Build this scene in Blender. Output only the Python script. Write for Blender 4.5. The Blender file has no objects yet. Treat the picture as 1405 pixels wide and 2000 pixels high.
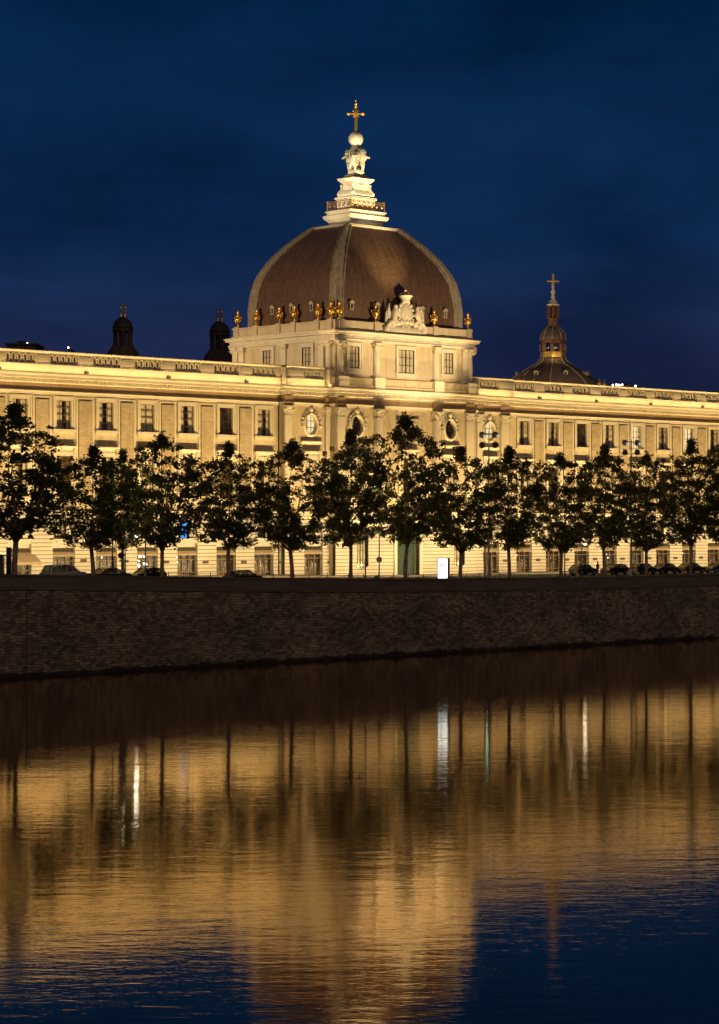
import bpy, bmesh, math, random
from mathutils import Vector, Matrix
rnd = random.Random(7)
PI = math.pi
sc = bpy.context.scene
COL = sc.collection
# ------------------------------------------------------------------ camera geometry
F = 4643.0; A = math.radians(46.53); CZ = 13.7; HOR = 1028.0
CA, SA = math.cos(A), math.sin(A)
def ray(px):
    t = (px-702.5)/F
    return CA+t*SA, SA-t*CA
def onY(px, Y):                      # X on the plane Y seen at pixel px
    rx, ry = ray(px); return Y*rx/ry
def onX(px, X):
    rx, ry = ray(px); return X*ry/rx
def zAt(py, X, Y):
    return CZ+(HOR-py)*(X*CA+Y*SA)/F
YF = 216.0                           # wing facade plane
def wallY(X): return 177.7+0.04*(X-124)
def interp(x, pts):
    if x <= pts[0][0]: return pts[0][1]
    for (a, b), (c, d) in zip(pts, pts[1:]):
        if x <= c: return b+(d-b)*(x-a)/(c-a)
    return pts[-1][1]
WT_P = [(-200, 10.6), (80, 10.5), (124, 9.39), (138, 9.04), (153.5, 8.66), (170, 8.25), (188.7, 8.03), (209, 7.83), (234, 7.85), (600, 7.85)]
def WT(X): return interp(X, WT_P)
def GZ(X, Y):
    t = max(0, min(1, (Y-wallY(X))/(YF-wallY(X))))
    return WT(X)-0.85+0.5*t
# ------------------------------------------------------------------ materials
def srgb(r, g, b):
    def f(c):
        c /= 255
        return c/12.92 if c <= .04045 else ((c+.055)/1.055)**2.4
    return (f(r), f(g), f(b), 1)
def nmat(name):
    m = bpy.data.materials.new(name); m.use_nodes = True
    nt = m.node_tree; b = nt.nodes['Principled BSDF']
    return m, nt, b
def tex(nt, kind, **kw):
    n = nt.nodes.new(kind)
    for k, v in kw.items():
        if k in n.inputs: n.inputs[k].default_value = v
        else: setattr(n, k, v)
    return n
def coords(nt, scale=(1, 1, 1), rot=(0, 0, 0)):
    tc = nt.nodes.new('ShaderNodeTexCoord'); mp = nt.nodes.new('ShaderNodeMapping')
    mp.inputs['Scale'].default_value = scale; mp.inputs['Rotation'].default_value = rot
    nt.links.new(tc.outputs['Object'], mp.inputs['Vector']); return mp.outputs['Vector']
def mix(nt, a, b, fac, mode='MIX'):
    n = nt.nodes.new('ShaderNodeMix'); n.data_type = 'RGBA'; n.blend_type = mode
    for s, v in ((6, a), (7, b)):
        if hasattr(v, 'links') or hasattr(v, 'is_linked'): nt.links.new(v, n.inputs[s])
        else: n.inputs[s].default_value = v
    if hasattr(fac, 'is_linked'): nt.links.new(fac, n.inputs[0])
    else: n.inputs[0].default_value = fac
    return n.outputs[2]
def ramp(nt, src, p0, p1, c0=(0, 0, 0, 1), c1=(1, 1, 1, 1)):
    r = nt.nodes.new('ShaderNodeValToRGB'); nt.links.new(src, r.inputs[0])
    r.color_ramp.elements[0].position = p0; r.color_ramp.elements[0].color = c0
    r.color_ramp.elements[1].position = p1; r.color_ramp.elements[1].color = c1
    return r.outputs[0]
def bump(nt, b, h, dist, strength=1):
    n = nt.nodes.new('ShaderNodeBump'); n.inputs['Distance'].default_value = dist; n.inputs['Strength'].default_value = strength
    nt.links.new(h, n.inputs['Height']); nt.links.new(n.outputs['Normal'], b.inputs['Normal']); return n
def noisy(name, c0, c1, scale=1.0, rough=.8, metal=0, bscale=None, bdist=.01, stretch=(1, 1, 1), detail=6, spec=.3):
    m, nt, b = nmat(name)
    v = coords(nt, stretch)
    n = tex(nt, 'ShaderNodeTexNoise', Scale=scale, Detail=detail); nt.links.new(v, n.inputs['Vector'])
    nt.links.new(ramp(nt, n.outputs[0], .3, .7, c0, c1), b.inputs['Base Color'])
    b.inputs['Roughness'].default_value = rough; b.inputs['Metallic'].default_value = metal
    b.inputs['Specular IOR Level'].default_value = spec
    if bscale:
        n2 = tex(nt, 'ShaderNodeTexNoise', Scale=bscale, Detail=4); nt.links.new(v, n2.inputs['Vector'])
        bump(nt, b, n2.outputs[0], bdist)
    return m
def emit(name, col, strength):
    m, nt, b = nmat(name)
    b.inputs['Base Color'].default_value = (.02, .02, .02, 1)
    b.inputs['Emission Color'].default_value = col; b.inputs['Emission Strength'].default_value = strength
    return m
M = {}
def stone_mat(name, c0, c1, c2, brick=False, dirt=.9):
    m, nt, b = nmat(name)
    v = coords(nt)
    n = tex(nt, 'ShaderNodeTexNoise', Scale=.35, Detail=8, Roughness=.6); nt.links.new(v, n.inputs['Vector'])
    base = ramp(nt, n.outputs[0], .3, .7, c0, c1)
    n2 = tex(nt, 'ShaderNodeTexNoise', Scale=1.0, Detail=6, Roughness=.7)
    v2 = coords(nt, (1.1, 1.1, .14)); nt.links.new(v2, n2.inputs['Vector'])
    st = ramp(nt, n2.outputs[0], .52, .78)
    base = mix(nt, base, c2, mix(nt, (0, 0, 0, 1), st, dirt))
    if brick:
        vb = coords(nt, (1, 1, 1), (math.radians(90), 0, 0))
        bt = nt.nodes.new('ShaderNodeTexBrick'); nt.links.new(vb, bt.inputs['Vector'])
        for k, q in (('Scale', 1), ('Brick Width', .62), ('Row Height', .27), ('Mortar Size', .018)): bt.inputs[k].default_value = q
        bt.inputs['Color1'].default_value = (1, 1, 1, 1); bt.inputs['Color2'].default_value = (.74, .72, .68, 1); bt.inputs['Mortar'].default_value = (.55, .52, .48, 1)
        base = mix(nt, base, bt.outputs['Color'], .75, 'MULTIPLY')
        bump(nt, b, bt.outputs['Fac'], .02, -.6)
    else:
        n3 = tex(nt, 'ShaderNodeTexNoise', Scale=7, Detail=5); nt.links.new(v, n3.inputs['Vector'])
        bump(nt, b, n3.outputs[0], .03, .6)
    nt.links.new(base, b.inputs['Base Color'])
    b.inputs['Roughness'].default_value = .85; b.inputs['Specular IOR Level'].default_value = .2
    return m
M['stone'] = stone_mat('limestone', (.47, .39, .27, 1), (.60, .51, .37, 1), (.30, .22, .13, 1))
M['trim'] = stone_mat('limestone_trim', (.58, .52, .42, 1), (.68, .62, .51, 1), (.40, .33, .24, 1), dirt=.4)
M['joint'] = noisy('joint_mortar', (.17, .12, .07, 1), (.26, .19, .12, 1), 2, .9)
M['brick'] = stone_mat('limestone_courses', (.45, .37, .25, 1), (.57, .48, .34, 1), (.32, .24, .15, 1), brick=True)
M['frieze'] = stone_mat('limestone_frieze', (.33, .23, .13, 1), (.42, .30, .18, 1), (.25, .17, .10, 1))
M['sculpt'] = stone_mat('carved_limestone', (.55, .50, .40, 1), (.66, .61, .50, 1), (.34, .28, .19, 1), dirt=.6)
M['gold'] = noisy('gilding', (.75, .42, .08, 1), (.95, .60, .16, 1), 3, .32, .85, 12, .02)
M['gilt_cross'] = noisy('gilt_paint', (.55, .34, .10, 1), (.7, .46, .16, 1), 3, .5, .2)
M['lead'] = noisy('lead_sheet', (.15, .125, .10, 1), (.31, .27, .21, 1), 2.5, .6, .1, 6, .02, (1, 1, .4))
M['lead_pale'] = noisy('pale_zinc', (.34, .3, .24, 1), (.46, .41, .33, 1), 3, .6, .1)
M['dark_roof'] = noisy('dark_roofing', (.03, .026, .024, 1), (.06, .05, .045, 1), 1, .7)
M['room'] = noisy('room_interior', (.22, .17, .11, 1), (.36, .29, .2, 1), .8, .9)
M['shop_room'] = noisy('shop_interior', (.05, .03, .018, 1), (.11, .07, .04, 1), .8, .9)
M['display'] = noisy('shop_goods', (.06, .035, .02, 1), (.3, .2, .12, 1), 6, .8)
M['curtain'] = noisy('curtain_cloth', (.5, .42, .3, 1), (.75, .65, .5, 1), 5, .9, stretch=(4, 4, .3))
M['muntin'] = noisy('painted_sash', (.10, .075, .05, 1), (.15, .11, .07, 1), 4, .6)
M['sash_dark'] = noisy('dark_sash', (.035, .028, .02, 1), (.06, .045, .03, 1), 4, .6)
M['metal'] = noisy('painted_steel', (.05, .05, .055, 1), (.09, .09, .1, 1), 5, .45, .3)
M['grey_metal'] = noisy('galvanised_steel', (.22, .22, .23, 1), (.32, .32, .33, 1), 5, .45, .5)
M['awning'] = noisy('awning_cloth', (.35, .26, .16, 1), (.45, .34, .22, 1), 3, .9)
M['shopframe'] = noisy('shop_joinery', (.16, .10, .06, 1), (.24, .15, .09, 1), 3, .5)
M['green'] = noisy('green_door_paint', (.025, .05, .04, 1), (.04, .07, .05, 1), 2, .5, bscale=9, bdist=.02)
M['bark'] = noisy('plane_bark', (.16, .11, .07, 1), (.36, .27, .18, 1), 3, .85, 0, 8, .03, (1, 1, .5))
M['asphalt'] = noisy('asphalt', (.04, .04, .04, 1), (.07, .066, .06, 1), 2, .85, 0, 20, .01)
M['paving'] = noisy('paving', (.2, .17, .14, 1), (.3, .26, .21, 1), 1.2, .8, 0, 8, .01)
M['earth'] = noisy('far_ground', (.05, .045, .04, 1), (.09, .08, .07, 1), .05, .9)
M['tyre'] = noisy('rubber', (.015, .015, .015, 1), (.03, .03, .03, 1), 5, .8)
M['rim'] = noisy('alloy', (.4, .4, .42, 1), (.55, .55, .57, 1), 5, .35, .8)
M['skin'] = noisy('skin', (.35, .2, .14, 1), (.42, .25, .18, 1), 5, .6)
M['cloth_dark'] = noisy('dark_clothes', (.03, .03, .035, 1), (.06, .055, .05, 1), 6, .9)
M['plaque'] = noisy('bronze_plaque', (.07, .05, .035, 1), (.12, .09, .06, 1), 6, .5)
M['red_slate'] = noisy('red_slate', (.10, .042, .028, 1), (.17, .075, .05, 1), 4, .6, 0, 10, .02)
M['turret'] = noisy('turret_stone', (.07, .045, .032, 1), (.12, .08, .055, 1), 2, .8)
M['cone'] = noisy('sign_back', (.2, .2, .2, 1), (.28, .27, .25, 1), 3, .6)
def pane_mat(name, tint, alpha, rough=.03):
    m, nt, b = nmat(name)
    nt.nodes.remove(b); out = nt.nodes['Material Output']
    tr = nt.nodes.new('ShaderNodeBsdfTransparent'); tr.inputs[0].default_value = tint
    gl = nt.nodes.new('ShaderNodeBsdfGlossy'); gl.inputs['Roughness'].default_value = rough
    n = tex(nt, 'ShaderNodeTexNoise', Scale=.9, Detail=2); nt.links.new(coords(nt), n.inputs['Vector'])
    bp = nt.nodes.new('ShaderNodeBump'); bp.inputs['Distance'].default_value = .03; nt.links.new(n.outputs[0], bp.inputs['Height']); nt.links.new(bp.outputs[0], gl.inputs['Normal'])
    mx = nt.nodes.new('ShaderNodeMixShader'); mx.inputs[0].default_value = alpha
    nt.links.new(tr.outputs[0], mx.inputs[1]); nt.links.new(gl.outputs[0], mx.inputs[2]); nt.links.new(mx.outputs[0], out.inputs[0])
    return m
M['pane'] = pane_mat('window_glass', (.95, .96, .95, 1), .07)
M['shop_glass'] = pane_mat('shop_glass', (.93, .94, .93, 1), .04, .25)
M['car_glass'] = pane_mat('car_glass', (.3, .3, .28, 1), .12)
M['lamp_white'] = emit('lit_lens_white', (1, .93, .8, 1), 8)
M['mast_glow'] = emit('mast_lamp_glow', (1, .95, .88, 1), .5)
M['lamp_flood'] = emit('lit_floodlight', (1, .9, .75, 1), 14)
M['lamp_cyan'] = emit('lit_cyan', (.3, .9, .85, 1), 40)
M['sign_white'] = None
M['room_lit'] = emit('lit_room', (1, .74, .38, 1), 1.1)
M['room_white'] = emit('lit_shop_lamp', (1, .92, .8, 1), 12)
M['blue_screen'] = emit('blue_lit_panel', (.05, .35, 1, 1), 1.6)
def car_paint(name, c):
    m, nt, b = nmat(name)
    n = tex(nt, 'ShaderNodeTexNoise', Scale=3, Detail=3); nt.links.new(coords(nt), n.inputs['Vector'])
    nt.links.new(mix(nt, c, tuple(x*.85 for x in c[:3])+(1,), n.outputs[0]), b.inputs['Base Color'])
    b.inputs['Roughness'].default_value = .3; b.inputs['Metallic'].default_value = .3; b.inputs['Coat Weight'].default_value = .6
    return m
def slate_mat():
    m, nt, b = nmat('dome_slate')
    tc = nt.nodes.new('ShaderNodeTexCoord')
    uv = nt.nodes.new('ShaderNodeMapping'); nt.links.new(tc.outputs['UV'], uv.inputs['Vector'])
    bt = nt.nodes.new('ShaderNodeTexBrick'); nt.links.new(uv.outputs[0], bt.inputs['Vector'])
    for k, q in (('Scale', 1), ('Brick Width', .34), ('Row Height', .26), ('Mortar Size', .02)): bt.inputs[k].default_value = q
    bt.inputs['Color1'].default_value = (.145, .088, .058, 1); bt.inputs['Color2'].default_value = (.10, .06, .041, 1); bt.inputs['Mortar'].default_value = (.04, .025, .02, 1)
    n = tex(nt, 'ShaderNodeTexNoise', Scale=1.2, Detail=8, Roughness=.65)
    mp2 = nt.nodes.new('ShaderNodeMapping'); mp2.inputs['Scale'].default_value = (1.6, .12, 1); nt.links.new(tc.outputs['UV'], mp2.inputs['Vector']); nt.links.new(mp2.outputs[0], n.inputs['Vector'])
    c = mix(nt, bt.outputs['Color'], ramp(nt, n.outputs[0], .3, .75, (.62, .58, .55, 1), (1.25, 1.2, 1.1, 1)), .9, 'MULTIPLY')
    nt.links.new(c, b.inputs['Base Color'])
    b.inputs['Roughness'].default_value = .42; b.inputs['Specular IOR Level'].default_value = .7
    bump(nt, b, bt.outputs['Color'], .03, .5)
    return m
M['slate'] = slate_mat()
def quay_mat():
    m, nt, b = nmat('quay_masonry')
    vb = coords(nt, (1, 1, 1), (math.radians(90), 0, 0))
    nd = tex(nt, 'ShaderNodeTexNoise', Scale=.9, Detail=4); nt.links.new(vb, nd.inputs['Vector'])
    vm = nt.nodes.new('ShaderNodeVectorMath'); vm.operation = 'MULTIPLY_ADD'; nt.links.new(nd.outputs['Color'], vm.inputs[0]); vm.inputs[1].default_value = (.9, .06, 0); nt.links.new(vb, vm.inputs[2])
    bt = nt.nodes.new('ShaderNodeTexBrick'); nt.links.new(vm.outputs[0], bt.inputs['Vector']); bt.offset = .37
    for k, q in (('Scale', 1), ('Brick Width', .62), ('Row Height', .27), ('Mortar Size', .03), ('Mortar Smooth', .6)): bt.inputs[k].default_value = q
    bt.inputs['Color1'].default_value = (.50, .42, .32, 1); bt.inputs['Color2'].default_value = (.16, .13, .10, 1); bt.inputs['Mortar'].default_value = (.09, .07, .055, 1)
    v = coords(nt, (1, 1, 2.0))
    n = tex(nt, 'ShaderNodeTexNoise', Scale=.16, Detail=9, Roughness=.7); nt.links.new(v, n.inputs['Vector'])
    c = mix(nt, bt.outputs['Color'], ramp(nt, n.outputs[0], .36, .64, (.5, .48, .47, 1), (1.15, 1.1, 1, 1)), 1, 'MULTIPLY')
    n2 = tex(nt, 'ShaderNodeTexNoise', Scale=1.5, Detail=8, Roughness=.8); nt.links.new(coords(nt, (1, 1, 2.6)), n2.inputs['Vector'])
    c = mix(nt, c, ramp(nt, n2.outputs[0], .36, .64, (.42, .4, .38, 1), (1.05, 1.02, 1, 1)), .9, 'MULTIPLY')
    # wet dark weed line just above the water
    tc = nt.nodes.new('ShaderNodeTexCoord'); sp = nt.nodes.new('ShaderNodeSeparateXYZ'); nt.links.new(tc.outputs['Object'], sp.inputs[0])
    n3 = tex(nt, 'ShaderNodeTexNoise', Scale=.5, Detail=4); nt.links.new(coords(nt), n3.inputs['Vector'])
    ad = nt.nodes.new('ShaderNodeMath'); ad.operation = 'ADD'; nt.links.new(sp.outputs[2], ad.inputs[0]); nt.links.new(n3.outputs[0], ad.inputs[1])
    c = mix(nt, c, ramp(nt, ad.outputs[0], .75, .98, (.12, .11, .09, 1), (1, 1, 1, 1)), 1, 'MULTIPLY')
    nt.links.new(c, b.inputs['Base Color']); b.inputs['Roughness'].default_value = .85
    bump(nt, b, mix(nt, bt.outputs['Color'], n2.outputs[0], .5), .12, .9)
    return m
M['quay'] = quay_mat()
M['parapet'] = noisy('parapet_stone', (.10, .08, .065, 1), (.17, .135, .11, 1), .8, .85, 0, 5, .03, (.4, .4, 2))
def water_mat():
    m, nt, b = nmat('river_water')
    b.inputs['Base Color'].default_value = (.010, .008, .005, 1)
    b.inputs['Roughness'].default_value = .03; b.inputs['IOR'].default_value = 2.5; b.inputs['Specular Tint'].default_value = (1, .86, .60, 1); b.inputs['Specular IOR Level'].default_value = .5
    last = None
    for sx, sy, s, d, w in ((.42, 1.1, 1, .0080, 0), (1.5, 3.6, 1, .0034, 1), (.07, .2, 1, .012, 2), (5, 9, 1, .0006, 3)):
        tc = nt.nodes.new('ShaderNodeTexCoord'); mp = nt.nodes.new('ShaderNodeMapping')
        # crests lie across the line of sight
        vr = nt.nodes.new('ShaderNodeVectorRotate'); vr.inputs['Angle'].default_value = PI/2-A+(-.12, .15, .1, -.05)[w]; vr.rotation_type = 'Z_AXIS'
        nt.links.new(tc.outputs['Object'], vr.inputs['Vector']); nt.links.new(vr.outputs[0], mp.inputs['Vector'])
        mp.inputs['Scale'].default_value = (sx, sy, 1)
        n = tex(nt, 'ShaderNodeTexNoise', Scale=s, Detail=3, Roughness=.5, Distortion=.6); nt.links.new(mp.outputs[0], n.inputs['Vector'])
        bp = nt.nodes.new('ShaderNodeBump'); bp.inputs['Distance'].default_value = d; nt.links.new(n.outputs[0], bp.inputs['Height'])
        if last: nt.links.new(last, bp.inputs['Normal'])
        last = bp.outputs[0]
    nt.nodes.remove(b); out = nt.nodes['Material Output']
    df = nt.nodes.new('ShaderNodeBsdfDiffuse'); df.inputs[0].default_value = (.012, .009, .005, 1)
    gl = nt.nodes.new('ShaderNodeBsdfGlossy'); gl.inputs[0].default_value = (1, .84, .66, 1); gl.inputs['Roughness'].default_value = .04
    fr = nt.nodes.new('ShaderNodeFresnel'); fr.inputs[0].default_value = 1.34; pw = nt.nodes.new('ShaderNodeMath'); pw.operation = 'POWER'; pw.inputs[1].default_value = .55
    nt.links.new(fr.outputs[0], pw.inputs[0]); nt.links.new(last, gl.inputs['Normal'])
    mx = nt.nodes.new('ShaderNodeMixShader'); nt.links.new(pw.outputs[0], mx.inputs[0]); nt.links.new(df.outputs[0], mx.inputs[1]); nt.links.new(gl.outputs[0], mx.inputs[2]); nt.links.new(mx.outputs[0], out.inputs[0])
    return m
M['water'] = water_mat()
def leaf_mat():
    m, nt, b = nmat('plane_leaves')
    nt.nodes.remove(b); out = nt.nodes['Material Output']
    oi = nt.nodes.new('ShaderNodeNewGeometry')
    c = ramp(nt, oi.outputs['Random Per Island'], 0, 1, (.085, .085, .022, 1), (.12, .13, .038, 1))
    c2 = ramp(nt, oi.outputs['Random Per Island'], 0, 1, (.16, .17, .035, 1), (.30, .31, .07, 1)); d = nt.nodes.new('ShaderNodeBsdfDiffuse'); t = nt.nodes.new('ShaderNodeBsdfTranslucent'); g = nt.nodes.new('ShaderNodeBsdfGlossy'); g.inputs['Roughness'].default_value = .45
    nt.links.new(c, d.inputs[0]); nt.links.new(c2, t.inputs[0]); g.inputs[0].default_value = (.3, .3, .25, 1)
    m1 = nt.nodes.new('ShaderNodeMixShader'); m1.inputs[0].default_value = .5; nt.links.new(d.outputs[0], m1.inputs[1]); nt.links.new(t.outputs[0], m1.inputs[2])
    m2 = nt.nodes.new('ShaderNodeMixShader'); m2.inputs[0].default_value = .04; nt.links.new(m1.outputs[0], m2.inputs[1]); nt.links.new(g.outputs[0], m2.inputs[2])
    nt.links.new(m2.outputs[0], out.inputs[0])
    return m
M['leaf'] = leaf_mat()
# ------------------------------------------------------------------ mesh builder
class MB:
    def __init__(s): s.v = []; s.f = []; s.uv = None
    def add(s, vs, fs):
        o = len(s.v); s.v += [tuple(p) for p in vs]; s.f += [tuple(i+o for i in f) for f in fs]; return s
    def box(s, x0, x1, y0, y1, z0, z1):
        s.add([(x0, y0, z0), (x1, y0, z0), (x1, y1, z0), (x0, y1, z0), (x0, y0, z1), (x1, y0, z1), (x1, y1, z1), (x0, y1, z1)],
              [(0, 3, 2, 1), (4, 5, 6, 7), (0, 1, 5, 4), (1, 2, 6, 5), (2, 3, 7, 6), (3, 0, 4, 7)]); return s
    def frustum(s, cx, cy, z0, hx0, hy0, z1, hx1, hy1):
        s.add([(cx+a*hx, cy+b*hy, z) for z, hx, hy in ((z0, hx0, hy0), (z1, hx1, hy1)) for a, b in ((-1, -1), (1, -1), (1, 1), (-1, 1))],
              [(0, 3, 2, 1), (4, 5, 6, 7), (0, 1, 5, 4), (1, 2, 6, 5), (2, 3, 7, 6), (3, 0, 4, 7)]); return s
    def stack(s, cx, cy, levels):   # rectangular profile stack [(z,hx,hy)...]
        vs = []; fs = []
        for z, hx, hy in levels: vs += [(cx+a*hx, cy+b*hy, z) for a, b in ((-1, -1), (1, -1), (1, 1), (-1, 1))]
        for i in range(len(levels)-1):
            for k in range(4): fs.append((4*i+k, 4*i+(k+1) % 4, 4*i+4+(k+1) % 4, 4*i+4+k))
        n = len(vs); fs += [(3, 2, 1, 0), (n-4, n-3, n-2, n-1)]
        s.add(vs, fs); return s
    def lathe(s, cx, cy, prof, n=16, a0=0, sx=1, sy=1):
        vs = []; fs = []
        for r, z in prof: vs += [(cx+sx*r*math.cos(a0+2*PI*k/n), cy+sy*r*math.sin(a0+2*PI*k/n), z) for k in range(n)]
        for i in range(len(prof)-1):
            for k in range(n): fs.append((n*i+k, n*i+(k+1) % n, n*i+n+(k+1) % n, n*i+n+k))
        fs += [tuple(range(n-1, -1, -1)), tuple(range(len(vs)-n, len(vs)))]
        s.add(vs, fs); return s
    def tube(s, pts, rad, n=8):
        pts = [Vector(p) for p in pts]; 
        if not isinstance(rad, (list, tuple)): rad = [rad]*len(pts)
        vs = []; fs = []; ref = Vector((.13, .27, 1)).normalized()
        for i, p in enumerate(pts):
            d = (pts[min(i+1, len(pts)-1)]-pts[max(i-1, 0)]).normalized()
            u = d.cross(ref)
            if u.length < .05: u = d.cross(Vector((1, 0, 0)))
            u.normalize(); w = d.cross(u)
            vs += [p+(u*math.cos(2*PI*k/n)+w*math.sin(2*PI*k/n))*rad[i] for k in range(n)]
        for i in range(len(pts)-1):
            for k in range(n): fs.append((n*i+k, n*i+(k+1) % n, n*i+n+(k+1) % n, n*i+n+k))
        fs += [tuple(range(n-1, -1, -1)), tuple(range(len(vs)-n, len(vs)))]
        s.add(vs, fs); return s
    def ball(s, c, r, n=10, m=7):
        if not isinstance(r, (tuple, list)): r = (r, r, r)
        pr = [(math.sin(PI*(j+.0001)/m), -math.cos(PI*j/m)) for j in range(m+1)]
        vs = []; fs = []
        for q, z in pr: vs += [(c[0]+r[0]*q*math.cos(2*PI*k/n), c[1]+r[1]*q*math.sin(2*PI*k/n), c[2]+r[2]*z) for k in range(n)]
        for i in range(m):
            for k in range(n): fs.append((n*i+k, n*i+(k+1) % n, n*i+n+(k+1) % n, n*i+n+k))
        s.add(vs, fs); return s
    def prismY(s, prof, y0, y1):     # polygon in X,Z extruded along Y
        n = len(prof)
        s.add([(x, y0, z) for x, z in prof]+[(x, y1, z) for x, z in prof],
              [tuple(range(n)), tuple(range(2*n-1, n-1, -1))]+[(k, n+k, n+(k+1) % n, (k+1) % n) for k in range(n)]); return s
    def prismX(s, prof, x0, x1):
        n = len(prof)
        s.add([(x0, y, z) for y, z in prof]+[(x1, y, z) for y, z in prof],
              [tuple(range(n-1, -1, -1)), tuple(range(n, 2*n))]+[(k, (k+1) % n, n+(k+1) % n, n+k) for k in range(n)]); return s
    def sweep(s, path, prof, closed=False):
        """moulding: plan path [(x,y)], profile [(outward offset, z)]; outward is to the right of travel"""
        n = len(path); vs = []; fs = []; m = len(prof)
        segs = []
        for i in range(n if closed else n-1):
            a, b = Vector(path[i]), Vector(path[(i+1) % n]); d = (b-a).normalized(); segs.append(Vector((d.y, -d.x)))
        for i, p in enumerate(path):
            if closed: n0, n1 = segs[i-1], segs[i]
            else: n0, n1 = segs[max(i-1, 0)], segs[min(i, len(segs)-1)]
            if (n0-n1).length < 1e-6: o = n0
            else: o = (n0+n1)/(1+n0.dot(n1))
            for d, z in prof: vs.append((p[0]+o.x*d, p[1]+o.y*d, z))
        for i in range(n if closed else n-1):
            j = (i+1) % n
            for k in range(m-1): fs.append((i*m+k, j*m+k, j*m+k+1, i*m+k+1))
        s.add(vs, fs); return s
    def merge(s, o): return s.add(o.v, o.f)
    def xf(s, mat): s.v = [tuple(mat @ Vector(p)) for p in s.v]; return s
    def build(s, name, mat, parent=None, smooth=False):
        me = bpy.data.meshes.new(name); me.from_pydata(s.v, [], s.f); me.update()
        if s.uv:
            l = me.uv_layers.new(name='UVMap')
            for p in me.polygons:
                for li, vi in zip(p.loop_indices, p.vertices): l.data[li].uv = s.uv[vi]
        if smooth:
            for p in me.polygons: p.use_smooth = True
        if not isinstance(mat, (list, tuple)): mat = [mat]
        for q in mat: me.materials.append(M[q] if isinstance(q, str) else q)
        o = bpy.data.objects.new(name, me); COL.objects.link(o)
        if parent: o.parent = parent; o.matrix_parent_inverse = Matrix.Identity(4)
        return o
def tag(o, label=None, cat=None, group=None, kind=None):
    for k, q in (('label', label), ('category', cat), ('group', group), ('kind', kind)):
        if q: o[k] = q
    return o
def empty(name, loc, rz=0):
    o = bpy.data.objects.new(name, None); o.location = loc; o.rotation_euler.z = rz; o.empty_display_size = .3; COL.objects.link(o); return o
def copy_tree(o, parent=None):
    c = o.copy(); COL.objects.link(c)
    if parent: c.parent = parent
    for ch in [x for x in COL.objects if x.parent == o]: copy_tree(ch, c)
    return c
def skinned(name, joints, edges, mat, parent=None, sub=2, loc=(0, 0, 0)):
    me = bpy.data.meshes.new(name); me.from_pydata([j[:3] for j in joints], edges, [])
    o = bpy.data.objects.new(name, me); COL.objects.link(o); o.location = loc
    me.materials.append(M[mat])
    bm = bmesh.new(); bm.from_mesh(me); sk = bm.verts.layers.skin.verify(); bm.verts.ensure_lookup_table()
    for i, j in enumerate(joints): bm.verts[i][sk].radius = (j[3], j[3])
    bm.verts[0][sk].use_root = True
    bm.to_mesh(me); bm.free()
    o.modifiers.new('skin', 'SKIN').use_smooth_shade = True
    ss = o.modifiers.new('sub', 'SUBSURF'); ss.levels = sub; ss.render_levels = sub
    if parent: o.parent = parent
    return o
# ================================================================== SETTING
w = MB(); w.add([(-900, -400, 0), (1200, -400, 0), (1200, 400, 0), (-900, 400, 0)], [(0, 1, 2, 3)])
tag(w.build('water', 'water'), kind='structure')
# street sheet
g = MB(); xs = [-200, 40, 80]+[90+5*i for i in range(50)]+[400, 600]; ts = [0, .1, .2, .35, .5, .65, .8, .9, 1]
for x in xs:
    for t in ts:
        y = wallY(x)+.3+t*(YF+.6-wallY(x)-.3); g.v.append((x, y, GZ(x, y)))
for i in range(len(xs)-1):
    for j in range(len(ts)-1):
        a = i*len(ts)+j; g.f.append((a, a+len(ts), a+len(ts)+1, a+1))
tag(g.build('street', 'asphalt'), kind='structure')
def pavement(name, ya, yb, x0=-200, x1=600):
    g = MB(); X = [x for x in xs if x0 <= x <= x1]
    for x in X:
        y0, y1 = ya(x), yb(x)
        for y, dz in ((y0, -.2), (y0, .14), (y1, .14), (y1, -.2)): g.v.append((x, y, GZ(x, y)+dz))
    for i in range(len(X)-1):
        for k in range(3): g.f.append((4*i+k, 4*i+4+k, 4*i+5+k, 4*i+k+1))
    return tag(g.build(name, 'paving'), kind='structure')
pavement('river_pavement', lambda x: wallY(x)+.55, lambda x: wallY(x)+5.2)
pavement('building_pavement', lambda x: YF-5.0, lambda x: YF-.35)
g = MB(); g.add([(-900, 400, 6.3), (-900, YF+1.2, 6.3), (1200, YF+1.2, 6.3), (1200, 3000, 6.3), (-900, 3000, 6.3)], [(0, 1, 2, 3, 4)])
tag(g.build('ground', 'earth'), kind='structure')
# road markings: broken lane lines
g = MB()
for x in range(118, 300, 6):
    for yy in (195.2, 201.2):
        pts = [(x, yy-.06), (x+2.6, yy-.06), (x+2.6, yy+.06), (x, yy+.06)]
        g.add([(a, b, GZ(a, b)+.02) for a, b in pts], [(0, 1, 2, 3)])
tag(g.build('road_markings', noisy('road_paint', (.6, .6, .58, 1), (.75, .75, .72, 1), 4, .7)), kind='structure')
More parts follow.
